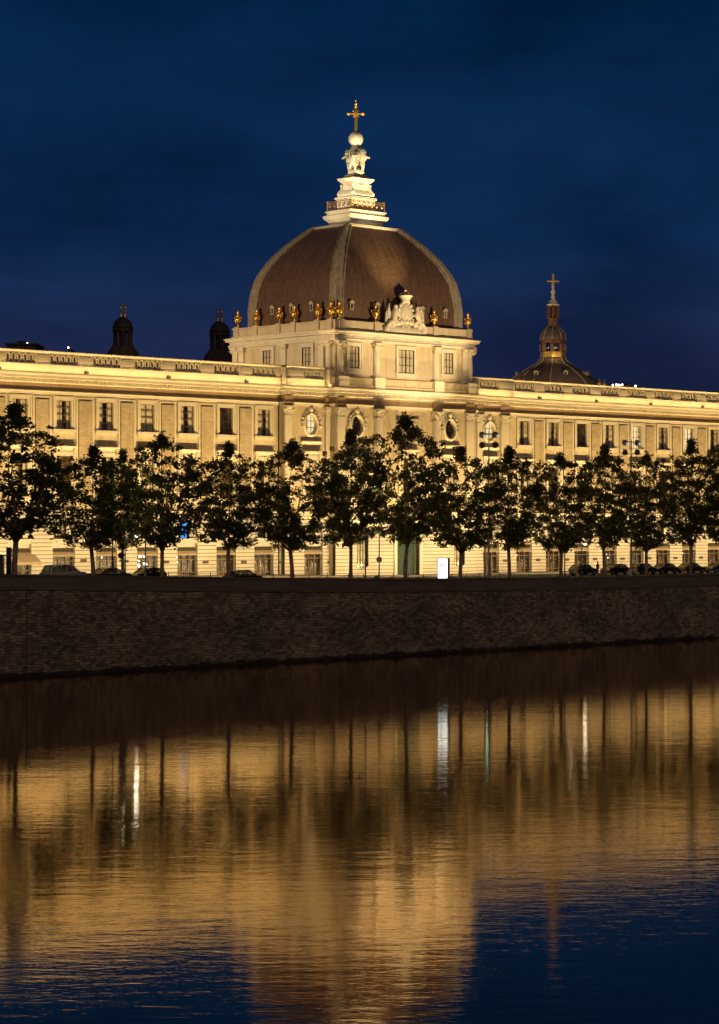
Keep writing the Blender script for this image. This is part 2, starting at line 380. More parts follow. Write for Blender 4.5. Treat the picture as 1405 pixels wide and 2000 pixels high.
# ------------------------------------------------------------------ quay wall
qw = empty('quay_wall', (0, 0, 0))
tag(qw, 'long dark masonry quay wall with weathered stones rising from the river below the street', 'wall')
XS = [-200, 60, 90]+[100+4*i for i in range(50)]+[330, 600]
def strip(prof_fn, mat, name, XSl=XS, smooth=False):
    g = MB(); m = None
    for x in XSl:
        pr = prof_fn(x); m = len(pr)
        for dy, z in pr: g.v.append((x, wallY(x)+dy, z))
    for i in range(len(XSl)-1):
        for k in range(m-1): g.f.append((i*m+k, (i+1)*m+k, (i+1)*m+k+1, i*m+k+1))
    return g.build(name, mat, qw, smooth)
strip(lambda x: [(-.55, -3), (-.42, -.05), (-.30, WT(x)-1.45)], 'quay', 'masonry')
strip(lambda x: [(-.30, WT(x)-1.45), (-.46, WT(x)-1.42), (-.46, WT(x)-1.22), (-.34, WT(x)-1.18), (-.30, WT(x)-.20)], 'parapet', 'parapet')
strip(lambda x: [(-.30, WT(x)-.20), (-.40, WT(x)-.18), (-.41, WT(x)-.03), (-.38, WT(x)), (.22, WT(x)), (.25, WT(x)-.18), (.17, WT(x)-.2), (.17, WT(x)-1.6)], 'parapet', 'coping')
for px, py in ((45, 1307), (217, 1250), (566, 1196)):
    X = onY(px, 177.5); X = onY(px, wallY(X)-.4); z = zAt(py, X, wallY(X)-.4)
    r = MB(); r.tube([(X+.22*math.cos(t), wallY(X)-.52, z+.22*math.sin(t)) for t in [2*PI*k/12 for k in range(13)]], .03, 6)
    r.box(X-.08, X+.08, wallY(X)-.6, wallY(X)-.3, z+.16, z+.3)
    r.build('mooring_ring', 'metal', qw)
X = onY(50, wallY(129)-.4); dp = MB()
dp.tube([(X, wallY(X)-.42, 8.0), (X, wallY(X)-.5, .1)], .05, 6); dp.build('drain_pipe', 'metal', qw)
# ================================================================== THE PALACE-LIKE HOSPITAL
YO, YC = YF-.8, YF-2.0
XO0, XO1 = onY(556, YO), onY(1001, YO)
XC0, XC1 = onY(655, YC), onY(929, YC)
XL, XR = 129.0, 303.0
bl = empty('domed_hospital_building', (211, 216, 7.4))
tag(bl, 'long floodlit limestone building with big slate dome, gilded urns and stone balustrades', 'building')
P = MB
def part(mb, name, mat, smooth=False, parent=None):
    o = mb.build(name, mat, None, smooth)
    pr = parent or bl
    o.parent = pr
    # parts are modelled in world space
    o.matrix_parent_inverse = world_of(pr).inverted()
    return o
def world_of(o):
    m = Matrix.Translation(o.location) @ Matrix.Rotation(o.rotation_euler.z, 4, 'Z')
    if o.parent: m = world_of(o.parent) @ o.matrix_parent_inverse @ m
    return m
ZB, ZS, ZA = 7.0, 15.36, 28.35      # base, string course, underside of architrave
winL = [188.81-5.95*k for k in range(10)]
winR = [235.1+5.84*k for k in range(12)]
# centre bays of the pavilion
ovX = [onY(607, YO), onY(697, YC), onY(879, YC), onY(956, YO)]
def wall_grid(g, x0, x1, z0, z1, Y, ops):
    xsx = sorted({x0, x1}|{v for o in ops for v in (o[0], o[1])}); zs = sorted({z0, z1}|{v for o in ops for v in (o[2], o[3])})
    for a, b in zip(xsx, xsx[1:]):
        for c, d in zip(zs, zs[1:]):
            mx_, mz = (a+b)/2, (c+d)/2
            if any(o[0] < mx_ < o[1] and o[2] < mz < o[3] for o in ops): continue
            g.add([(a, Y, c), (b, Y, c), (b, Y, d), (a, Y, d)], [(0, 1, 2, 3)])
def reveal(g, x0, x1, z0, z1, Y, dep):
    g.add([(x0, Y, z0), (x1, Y, z0), (x1, Y, z1), (x0, Y, z1), (x0, Y+dep, z0), (x1, Y+dep, z0), (x1, Y+dep, z1), (x0, Y+dep, z1)],
          [(0, 4, 5, 1), (1, 5, 6, 2), (2, 6, 7, 3), (3, 7, 4, 0)])
WW, UZ0, UZ1, PZ0, PZ1 = 2.05, 24.6, 27.8, 17.0, 21.6
MW, MZ0, MZ1 = 1.35, 12.3, 14.25
SW, SZ0, SZ1 = 3.05, ZB, 11.26
def window(x, z0, z1, wd, Y, cols, rows, frame=True, style='c', mat='muntin', hood=False, sill=True, dep=.27):
    """classical window: moulded surround (the part) with pane, glazing bars, room and curtains as sub-parts"""
    x0, x1 = x-wd/2, x+wd/2
    g = P(); reveal(g, x0, x1, z0, z1, Y, dep)
    if frame:
        fw = .42
        for (a, b, c, d) in ((x0-fw, x0, z0-.0, z1+fw), (x1, x1+fw, z0, z1+fw), (x0, x1, z1, z1+fw)):
            g.box(a, b, Y-.12, Y+.0, c, d)
        for (a, b, c, d) in ((x0-fw-.06, x0-fw+.14, z0, z1+fw+.06), (x1+fw-.14, x1+fw+.06, z0, z1+fw+.06), (x0-fw+.14, x1+fw-.14, z1+fw-.14, z1+fw+.06)):
            g.box(a, b, Y-.20, Y-.12, c, d)
    if hood:
        g.prismX([(Y, z1+.42), (Y-.14, z1+.46), (Y-.16, z1+.8), (Y-.5, z1+.95), (Y-.52, z1+1.1), (Y, z1+1.14)], x0-.62, x1+.62)
        for sx in (x0-.5, x1+.2): g.box(sx, sx+.3, Y-.36, Y-.205, z1+.1, z1+.8)
    if sill:
        g.box(x0-.55, x1+.55, Y-(.30 if dep > .2 else .12), Y+.0, z0-.32, z0-.02)
        g.box(x0-.4, x1+.4, Y-.16, Y+.0, z0-.55, z0-.323)
    wo = part(g, 'window', 'trim')
    p = P(); yy = Y+dep-.02
    p.add([(x0, yy, z0), (x1, yy, z0), (x1, yy, z1), (x0, yy, z1)], [(0, 1, 2, 3)]); part(p, 'pane', 'pane', parent=wo)
    b = P(); t = .035
    for i in range(cols+1):
        xx = x0+wd*i/cols; tt = .06 if i in (0, cols) or (cols % 2 == 0 and i == cols//2) else t/2+.008
        b.box(max(x0, xx-tt), min(x1, xx+tt), yy-.07, yy-.015, z0, z1)
    for j in range(rows+1):
        zz = z0+(z1-z0)*j/rows; tt = .07 if j in (0, rows) else t/2+.014
        b.box(x0, x1, yy-.08, yy-.016, max(z0, zz-tt), min(z1, zz+tt))
    part(b, 'glazing_bars', mat, parent=wo)
    r = P(); rd = 1.3
    reveal(r, x0-.15, x1+.15, z0-.1, z1+.1, yy+.03, rd)
    r.add([(x0-.15, yy+.03+rd, z0-.1), (x1+.15, yy+.03+rd, z0-.1), (x1+.15, yy+.03+rd, z1+.1), (x0-.15, yy+.03+rd, z1+.1)], [(0, 1, 2, 3)])
    part(r, 'room', 'room_lit' if style == 'lit' else 'room', parent=wo)
    if style in ('c', 'b', 'l', 'lit'):
        c = P(); yc = yy+.05
        strips = {'c': ((0, .36), (.66, 1)), 'lit': ((0, .16), (.84, 1)), 'l': ((0, .5), (.8, 1)), 'b': ((0, 1),)}[style]
        for a, q in strips:
            n = max(3, int((q-a)*18)); pts = []
            for i in range(n+1):
                pts.append((x0+wd*(a+(q-a)*i/n), yc+.03*math.sin(i*1.9+x)))
            c.add([(px_, py_, z) for z in (z0+.02, z1) for px_, py_ in pts], [(i, i+1, n+2+i, n+1+i) for i in range(n)])
        part(c, 'curtain', 'curtain', parent=wo)
    return wo
up_style = ['l', 'c', 'b', 'l', 'c', 'n', 'lit', 'c', 'n', 'c', 'l', 'c']
wing_walls = []
for (x0, x1, wins) in ((XL, XO0, winL), (XO1, XR, winR)):
    ops = []
    for x in wins:
        ops += [(x-WW/2, x+WW/2, UZ0, UZ1), (x-WW/2, x+WW/2, PZ0, PZ1)]
    g = P(); wall_grid(g, x0, x1, ZS, ZA, YF, ops); part(g, 'wall', 'stone')
    g = P()
    for i, x in enumerate(wins):
        for e in ((x-2.95,) if i != (0 if wins is winR else -1) else ()) + ((x+2.95,) if False else ()):
            pass
    edges = [(a+b)/2 for a, b in zip(sorted(wins), sorted(wins)[1:])]
    fr = P()
    for e in edges:     # raised coursed panels between the windows, each in a thin stone border
        g.box(e-.92, e+.92, YF-.20, YF+0, ZS+.9, 27.82)
        for a, b in ((e-1.24, e-1.02), (e+1.02, e+1.24)): fr.box(a, b, YF-.10, YF, ZS+.6, 28.2)
        fr.box(e-1.02, e+1.02, YF-.10, YF, 28.02, 28.2)
    part(g, 'wall_panels', 'brick'); part(fr, 'panel_borders', 'trim')
    for i, x in enumerate(wins):
        if x < 129+3 or x > 300: continue
        k = i if wins is winR else (len(wins)-i)
        st = (['c', 'l', 'n', 'c', 'lit', 'l', 'lit', 'c', 'n', 'c', 'l', 'c'] if wins is winR else ['l', 'n', 'c', 'b', 'c', 'l', 'c', 'c', 'c', 'c'])[i]
        window(x, UZ0, UZ1, WW, YF, 3 if i % 3 else 2, 4, style=st, mat='muntin' if st != 'n' else 'sash_dark')
        window(x, PZ0, PZ1, WW, YF, 2, 5, style=['c', 'n', 'l', 'b'][i % 4], hood=True)
# ---- pavilion walls, upper storeys
def plate(g, x0, x1, z0, z1, Y, cx, cz, rx, rz, n=32, dep=.4):
    """square plate with an elliptical opening, and its reveal"""
    outer = []; inner = []
    for k in range(n):
        t = 2*PI*(k+.5)/n; c, s_ = math.cos(t), math.sin(t)
        inner.append((cx+rx*c, Y, cz+rz*s_))
        sx = ((x1-cx) if c > 0 else (cx-x0))/max(abs(c), 1e-6); sz = ((z1-cz) if s_ > 0 else (cz-z0))/max(abs(s_), 1e-6); q = min(sx, sz)
        outer.append((cx+q*c, Y, cz+q*s_))
    # corner snap
    for cxn, czn in ((x0, z0), (x1, z0), (x1, z1), (x0, z1)):
        k = min(range(n), key=lambda i: (outer[i][0]-cxn)**2+(outer[i][2]-czn)**2); outer[k] = (cxn, Y, czn)
    g.add(outer+inner+[(a, Y+dep, b) for a, _, b in inner], [(k, (k+1) % n, n+(k+1) % n, n+k) for k in range(n)]+[(n+k, n+(k+1) % n, 2*n+(k+1) % n, 2*n+k) for k in range(n)])
OZ = 26.2
def oval_window(x, Y, lit=False):
    g = P(); n = 40; prof = [(0, .02), (0, -.16), (.08, -.24), (.2, -.24), (.27, -.16), (.36, -.14), (.40, 0)]
    vs = []; m = len(prof)
    for k in range(n):
        t = 2*PI*k/n
        for o, d in prof: vs.append((x+(.93+o)*math.cos(t), Y+d, OZ+(1.18+o)*math.sin(t)))
    g.add(vs, [(k*m+j, ((k+1) % n)*m+j, ((k+1) % n)*m+j+1, k*m+j+1) for k in range(n) for j in range(m-1)])
    for k in range(20):
        t = 2*PI*(k+.5)/20
        if math.sin(t) < -.45: continue
        g.ball((x+1.5*math.cos(t), Y-.08, OZ+1.72*math.sin(t)), (.15, .12, .15), 8, 5)
    g.ball((x, Y-.15, OZ+1.85), (.34, .2, .4), 8, 6)
    wo = part(g, 'oval_window', 'trim', True)
    p = P(); yy = Y+.34; p.add([(x+.93*math.cos(2*PI*k/n), yy, OZ+1.18*math.sin(2*PI*k/n)) for k in range(n)], [tuple(range(n))]); part(p, 'pane', 'pane', parent=wo)
    b = P()
    for xx in (-.32, .32): h = 1.18*math.sqrt(1-(xx/.93)**2); b.box(x+xx-.03, x+xx+.03, yy-.06, yy-.01, OZ-h, OZ+h)
    for zz in (-.4, .4): h = .93*math.sqrt(1-(zz/1.18)**2); b.box(x-h, x+h, yy-.07, yy-.012, OZ+zz-.035, OZ+zz+.035)
    part(b, 'glazing_bars', 'sash_dark', parent=wo)
    r = P(); reveal(r, x-1, x+1, OZ-1.25, OZ+1.25, yy+.02, 1.2); r.add([(x-1, yy+1.22, OZ-1.25), (x+1, yy+1.22, OZ-1.25), (x+1, yy+1.22, OZ+1.25), (x-1, yy+1.22, OZ+1.25)], [(0, 1, 2, 3)])
    part(r, 'room', 'room_lit' if lit else 'room', parent=wo)
    c = P(); c.box(x-.8, x-.2, yy+.12, yy+.16, OZ-1.2, OZ+1.2); part(c, 'curtain', 'curtain', parent=wo)
for (x0, x1, Y, ovs) in ((XO0, XC0, YO, ovX[:1]), (XC0, XC1, YC, ovX[1:3]), (XC1, XO1, YO, ovX[3:])):
    ops = [(x-1.35, x+1.35, OZ-1.6, OZ+1.6) for x in ovs]+[(x-.95, x+.95, 17.2, 21.8) for x in ovs]
    if Y == YC: xm = (XC0+XC1)/2; ops.append((xm-1.2, xm+1.2, 17.2, 22.3))
    g = P(); wall_grid(g, x0, x1, ZS, ZA, Y, ops)
    for x in ovs: plate(g, x-1.35, x+1.35, OZ-1.6, OZ+1.6, Y, x, OZ, .93, 1.18)
    part(g, 'wall', 'stone')
    for i, x in enumerate(ovs):
        oval_window(x, Y, lit=(x == ovX[0] or x == ovX[3]))
        window(x, 17.2, 21.8, 1.9, Y, 2, 5, style='b', hood=True)
    # ledge under the ovals
    g = P()
    for x in ovs: g.prismX([(Y, 23.7), (Y-.12, 23.75), (Y-.3, 24.0), (Y-.3, 24.12), (Y, 24.2)], x-1.7, x+1.7)
    part(g, 'ledge', 'trim')
    if Y == YC:
        window(xm, 17.2, 22.3, 2.4, Y, 2, 5, style='c', hood=True)
        g = P()
        for a, b, c, d in ((xm-2.0, xm+2.0, 27.0, 27.25), (xm-2.0, xm+2.0, 24.9, 25.15), (xm-2.0, xm-1.75, 25.15, 27.0), (xm+1.75, xm+2.0, 25.15, 27.0)): g.box(a, b, Y-.18, Y, c, d)
        g.box(xm-1.5, xm+1.5, Y-.10, Y, 25.4, 26.75); g.box(xm-2.4, xm+2.4, Y-.25, Y, 24.2, 24.45)
        part(g, 'tablet', 'trim')
# return walls of the pavilion steps
for x, ya, yb in ((XO0, YF, YO), (XC0, YO, YC), (XC1, YC, YO), (XO1, YO, YF)):
    g = P(); g.add([(x, ya, ZB), (x, yb, ZB), (x, yb, ZA), (x, ya, ZA)], [(0, 1, 2, 3)]); part(g, 'return_wall', 'stone')
# pilasters with carved capitals
def pilaster(x, Y, z0, z1, w, d, cap=1.25, round_=False, base=.55):
    g = P()
    if round_:
        R = w/2
        g.lathe(x, Y-.05, [(R*1.0, z0+base), (R*1.0, z0+(z1-z0)*.4), (R*.9, z1-cap)], 20)
        g.lathe(x, Y-.05, [(R*1.3, z0), (R*1.3, z0+base*.35), (R*1.22, z0+base*.4), (R*1.26, z0+base*.65), (R*1.06, z0+base*.8), (R*1.1, z0+base*.95), (R, z0+base)], 20)
    else:
        g.box(x-w/2, x+w/2, Y-d, Y, z0+base, z1-cap)
        g.box(x-w/2-.14, x+w/2+.14, Y-d-.14, Y, z0, z0+base*.55); g.box(x-w/2-.07, x+w/2+.07, Y-d-.07, Y, z0+base*.55, z0+base)
    dd = w/2 if round_ else d
    zc = z1-cap
    g.box(x-w/2-.1, x+w/2+.1, Y-dd-.09, Y, zc, zc+.1)
    g.add([(x-w/2*.95, Y-dd, zc+.1), (x+w/2*.95, Y-dd, zc+.1), (x+w/2*.95, Y, zc+.1), (x-w/2*.95, Y, zc+.1), (x-w/2-.16, Y-dd-.2, z1-.2), (x+w/2+.16, Y-dd-.2, z1-.2), (x+w/2+.16, Y, z1-.2), (x-w/2-.16, Y, z1-.2)],
          [(0, 1, 5, 4), (1, 2, 6, 5), (3, 0, 4, 7)])
    for row, zz in ((0, zc+.1+(cap-.3)*.25), (1, zc+.1+(cap-.3)*.55)):
        n = 3+row
        for i in range(n):
            xx = x-w/2+w*(i+.5)/n; g.ball((xx, Y-dd-.06-.05*row, zz), (w/n*.42, .10, cap*.15), 7, 5)
    for sgn in (-1, 1): g.ball((x+sgn*(w/2+.08), Y-dd-.16, z1-.42), (.2, .2, .2), 8, 6)
    g.box(x-w/2-.26, x+w/2+.26, Y-dd-.3, Y, z1-.2, z1)
    return g
def wx(px, Y): return onY(px, Y)
for px, Y, wd, rd in ((564, YO, 1.1, 0), (644, YO, 1.2, 0), (667, YC, 1.25, 0), (741, YC, 1.35, 1), (855, YC, 1.35, 1), (919, YC, 1.35, 0), (938, YO, 1.0, 0), (987, YO, 1.4, 0)):
    x = wx(px, Y-.3)
    part(pilaster(x, Y, ZS+.5, ZA, wd, .32, round_=bool(rd)), 'pilaster', 'trim')
    g = P(); g.box(x-wd/2-.12, x+wd/2+.12, Y-.5, Y-.31, ZA+.003, 28.78); g.box(x-wd/2-.1, x+wd/2+.1, Y-.36, Y-.13, 28.8, 29.6)
    g.box(x-wd/2-.3, x+wd/2+.3, Y-.75, Y, ZS-.0, ZS+.5)
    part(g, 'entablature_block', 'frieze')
# ---- entablature swept round the whole front
PATH = [(XL, YF+14), (XL, YF), (XO0, YF), (XO0, YO), (XC0, YO), (XC0, YC), (XC1, YC), (XC1, YO), (XO1, YO), (XO1, YF), (XR, YF), (XR, YF+14)]
g = P(); g.sweep(PATH, [(0, ZA), (.14, ZA+.003), (.14, 28.48), (.21, 28.5), (.21, 28.62), (.3, 28.65), (.34, 28.78), (.12, 28.80)]); part(g, 'architrave', 'trim')
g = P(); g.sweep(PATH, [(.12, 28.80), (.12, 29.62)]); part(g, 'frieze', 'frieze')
g = P(); g.sweep(PATH, [(.12, 29.62), (.2, 29.64), (.3, 29.72), (.3, 30.08), (.5, 30.12), (.78, 30.16), (.8, 30.42), (.9, 30.5), (1.0, 30.62), (1.02, 30.74), (.95, 30.80), (-.6, 30.86)])
def along(path, step, fn):
    for (a, b) in zip(path, path[1:]):
        a, b = Vector(a), Vector(b); L = (b-a).length
        if abs(a.x-b.x) < 1: continue
        n = int(L/step)
        for k in range(n): fn(a+(b-a)*((k+.5)/n))
def dent(p): g.box(p.x-.13, p.x+.13, p.y-.46, p.y-.3, 29.76, 30.06)
along(PATH, .42, dent)
part(g, 'cornice', 'trim')
g = P(); g.sweep(PATH, [(.02, ZS-.36), (.1, ZS-.34), (.14, ZS-.12), (.3, ZS-.02), (.32, ZS+.1), (.02, ZS+.16)]); part(g, 'string_course', 'trim')
# ---- attic plinth + balustrades (wings and outer bays)
def balustrade(x0, x1, Y, centres, half=1.95):
    pl = P(); pl.box(x0, x1, Y-.22, Y+.5, 30.83, 31.62); pl.box(x0, x1, Y-.3, Y+.5, 31.62, 31.72)
    xs_ = [x0]
    for c in centres: xs_ += [c-half, c+half]
    xs_.append(x1)
    for a, b in zip(xs_[0::2], xs_[1::2]):       # pedestals
        if b-a < .05: continue
        pl.box(a, b, Y-.16, Y+.4, 31.723, 33.02)
        if b-a > .9: pl.box(a+.25, b-.25, Y-.21, Y-.16, 32.0, 32.75); pl.box(a-.03, b+.03, Y-.24, Y-.16, 31.723, 31.86)
    bk = P(); bk.box(x0, x1, Y+.42, Y+.5, 31.723, 33.0); part(bk, 'parapet_back', 'stone')
    for c in centres:
        pl.box(c-half, c+half, Y+0, Y+.2, 31.723, 31.92)
        pl.box(c-half, c+half, Y-.04, Y+.22, 32.9, 33.02)
    pl.sweep([(x0, Y-.0), (x1, Y-.0)], [(.15, 33.02), (.3, 33.06), (.34, 33.2), (.28, 33.26), (-.5, 33.28), (-.5, 33.0), (.15, 33.02)])
    part(pl, 'balustrade', 'trim')
    for c in centres:
        g = P()
        n = 5 if half > 1.5 else 4
        for i in range(n):
            cx = c-half+2*half*(i+.5)/n; rx, rz, t = half/n*.84, .50, .15
            k_ = 18; vs = []
            for k in range(k_):
                th = 2*PI*k/k_; cc, ss = math.cos(th), math.sin(th)
                sq = (abs(ss)**.8)*(1 if ss > 0 else -1)
                for q, y in ((0, Y+.02), (t, Y+.02), (t, Y+.17), (0, Y+.17)):
                    vs.append((cx+(rx-q)*cc, y, 32.41+(rz-q)*sq))
            g.add(vs, [(k*4+j, ((k+1) % k_)*4+j, ((k+1) % k_)*4+(j+1) % 4, k*4+(j+1) % 4) for k in range(k_) for j in range(4)])
        for i in range(n+1):
            cx = c-half+2*half*i/n
            for zz in (32.12, 32.41, 32.70): g.ball((min(max(cx, c-half+.06), c+half-.06), Y+.1, zz), (.115, .08, .115) if zz != 32.41 else (.09, .07, .07), 8, 5)
        part(g, 'openwork_panel', 'trim')
balustrade(XL, XO0-.01, YF, sorted(winL))
balustrade(XO1+.01, XR, YF, sorted(winR))
balustrade(XO0+.01, XC0-.9, YO, [ovX[0]+.3], 1.55)
balustrade(XC1-.3, XO1-.01, YO, [ovX[3]-.15], 1.75)
g = P(); g.box(XC1-.6, XC1+.4, YC-.2, YO+.45, 30.84, 33.0); part(g, 'end_pier', 'trim')
g = P(); g.box(XC0-.5, XC0+.2, YC+.45, YO+.45, 30.84, 33.0); part(g, 'end_pier', 'trim')
# little ventilation boxes on the cornice
g = P()
for i in range(0, 10, 2): x = winL[i]-3.0; g.box(x-.2, x+.2, YF-.5, YF-.22, 30.87, 31.15)
for i in range(1, 11, 2): x = winR[i]-3.0; g.box(x-.2, x+.2, YF-.5, YF-.22, 30.87, 31.15)
part(g, 'cornice_outlets', 'sash_dark')
# rainwater pipe with hopper at the pavilion corner
x = XO0-.35; g = P(); g.tube([(x, YF-.14, 28.9), (x, YF-.16, 8)], .09, 8); g.lathe(x, YF-.18, [(.08, 28.5), (.25, 28.8), (.27, 29.2), (.2, 29.25)], 10)
part(g, 'drainpipe', 'metal')
# ---- main roofs
g = P()
for x0, x1 in ((XL, XC0-.2), (XC1+.2, XR)): g.box(x0, x1, YF+.6, YF+15, 31.9, 32.25)
g.box(XC0-.2, XC1+.2, YF+.6, YF+20, 30.9, 31.3)
part(g, 'roof', 'dark_roof')
g = P(); g.box(XL, XR, YF+14, YF+14.4, ZB-1, 31.9); g.box(XL-.01, XL+.4, YF+.5, YF+14, ZB-1, 31.9); g.box(XR-.4, XR+.01, YF+.5, YF+14, ZB-1, 31.9)
part(g, 'wall', 'stone')
# ---- rusticated ground floor
def course_run(g, spans_fn, x0, x1, Y, z0=ZB-.4, z1=ZS-.36, h=.436, gap=.085):
    n = round((z1-z0)/h)
    for i in range(n):
        za = z0+(z1-z0)*i/n; zb = z0+(z1-z0)*(i+1)/n-gap
        sa, sb = spans_fn(za), spans_fn(zb)
        for (a0, a1), (b0, b1) in zip(sa, sb):
            yy = Y-.09
            g.add([(a0, yy, za), (a1, yy, za), (b1, yy, zb), (b0, yy, zb), (a0, Y+.5, za), (a1, Y+.5, za), (b1, Y+.5, zb), (b0, Y+.5, zb)],
                  [(0, 1, 2, 3), (0, 4, 5, 1), (2, 6, 7, 3), (1, 5, 6, 2), (3, 7, 4, 0)])
    global _bed
    _bed = P()
    for i in range(n):
        zb = z0+(z1-z0)*(i+1)/n
        for (a0, a1) in spans_fn(zb-gap/2):
            _bed.add([(a0, Y+.04, zb-gap-.01), (a1, Y+.04, zb-gap-.01), (a1, Y+.04, zb+.01), (a0, Y+.04, zb+.01)], [(0, 1, 2, 3)])
ASP, AR = 12.85, 1.525              # arch springing and radius
def spans(x0, x1, wins, rects=()):
    def fn(z):
        cuts = []
        for x in wins:
            if z < ASP: cuts.append((x-AR, x+AR))
            elif z < ASP+AR: r = math.sqrt(AR*AR-(z-ASP)**2); cuts.append((x-r, x+r))
            else: cuts.append((x, x))
        for (a, b, c, d) in rects:
            cuts.append((a, b) if c <= z < d else ((a+b)/2, (a+b)/2))
        cuts.sort(); out = []; cur = x0
        for a, b in cuts: out.append((cur, a)); cur = b
        out.append((cur, x1)); return out
    return fn
shopL = sorted(winL); shopR = [229.0]+winR
for x0, x1, Y, ws in ((XL, XO0, YF, [x for x in shopL]), (XO1, XR, YF, [x for x in winR])):
    g = P(); course_run(g, spans(x0, x1, ws), x0, x1, Y); part(g, 'rusticated_wall', 'trim'); part(_bed, 'joint_bed', 'joint')
oL, oR = onY(612, YO), onY(959, YO)
for x0, x1, xx in ((XO0, XC0, oL), (XC1, XO1, oR)):
    g = P(); course_run(g, spans(x0, x1, [xx]), x0, x1, YO); part(g, 'rusticated_wall', 'trim'); part(_bed, 'joint_bed', 'joint')
xm = (XC0+XC1)/2
tallw = [onY(708, YC), onY(897, YC)]
rects = [(t-1.0, t+1.0, 8.4, 12.9) for t in tallw]+[(xm-2.0, xm+2.0, ZB-1, 14.4)]
g = P(); course_run(g, spans(XC0, XC1, [], rects), XC0, XC1, YC)
part(g, 'rusticated_wall', 'trim'); part(_bed, 'joint_bed', 'joint')
for t in tallw: window(t, 8.4+.0, 12.9, 2.0, YC, 4, 4, frame=False, style='b', mat='sash_dark', sill=False, dep=.45)
# great portal with green double door
g = P(); reveal(g, xm-2.0, xm+2.0, ZB-.4, 14.4, YC, 1.0); g.box(xm-2.5, xm-2.0, YC-.25, YC+.0, ZB, 14.9); g.box(xm+2.0, xm+2.5, YC-.25, YC, ZB, 14.9); g.box(xm-2.0, xm+2.0, YC-.25, YC, 14.4, 14.9)
g.prismX([(YC, 14.9), (YC-.3, 14.92), (YC-.9, 15.25), (YC-.9, 15.4), (YC, 15.5)], xm-2.9, xm+2.9)
po = part(g, 'portal', 'trim')
for sx in (-1, 1):
    d = P(); a, b = (xm-2.0, xm-.02) if sx < 0 else (xm+.02, xm+2.0)
    d.box(a, b, YC+.7, YC+.8, ZB, 12.3)
    for z0, z1 in ((7.7, 9.0), (9.3, 12.0)):
        d.box(a+.3, b-.3, YC+.64, YC+.7, z0, z1)
    for k in range(9): d.box(a+.35, b-.35, YC+.60, YC+.64, 9.4+k*.29, 9.5+k*.29)
    part(d, 'door_leaf', 'green', parent=po)
d = P(); d.box(xm-2, xm+2, YC+.6, YC+.8, 12.3, 12.55); d.box(xm-2, xm+2, YC+.72, YC+.8, 12.55, 14.4)
for k in range(9): d.box(xm-1.9+k*.46, xm-1.82+k*.46, YC+.62, YC+.72, 12.55, 14.4)
part(d, 'transom', 'green', parent=po)
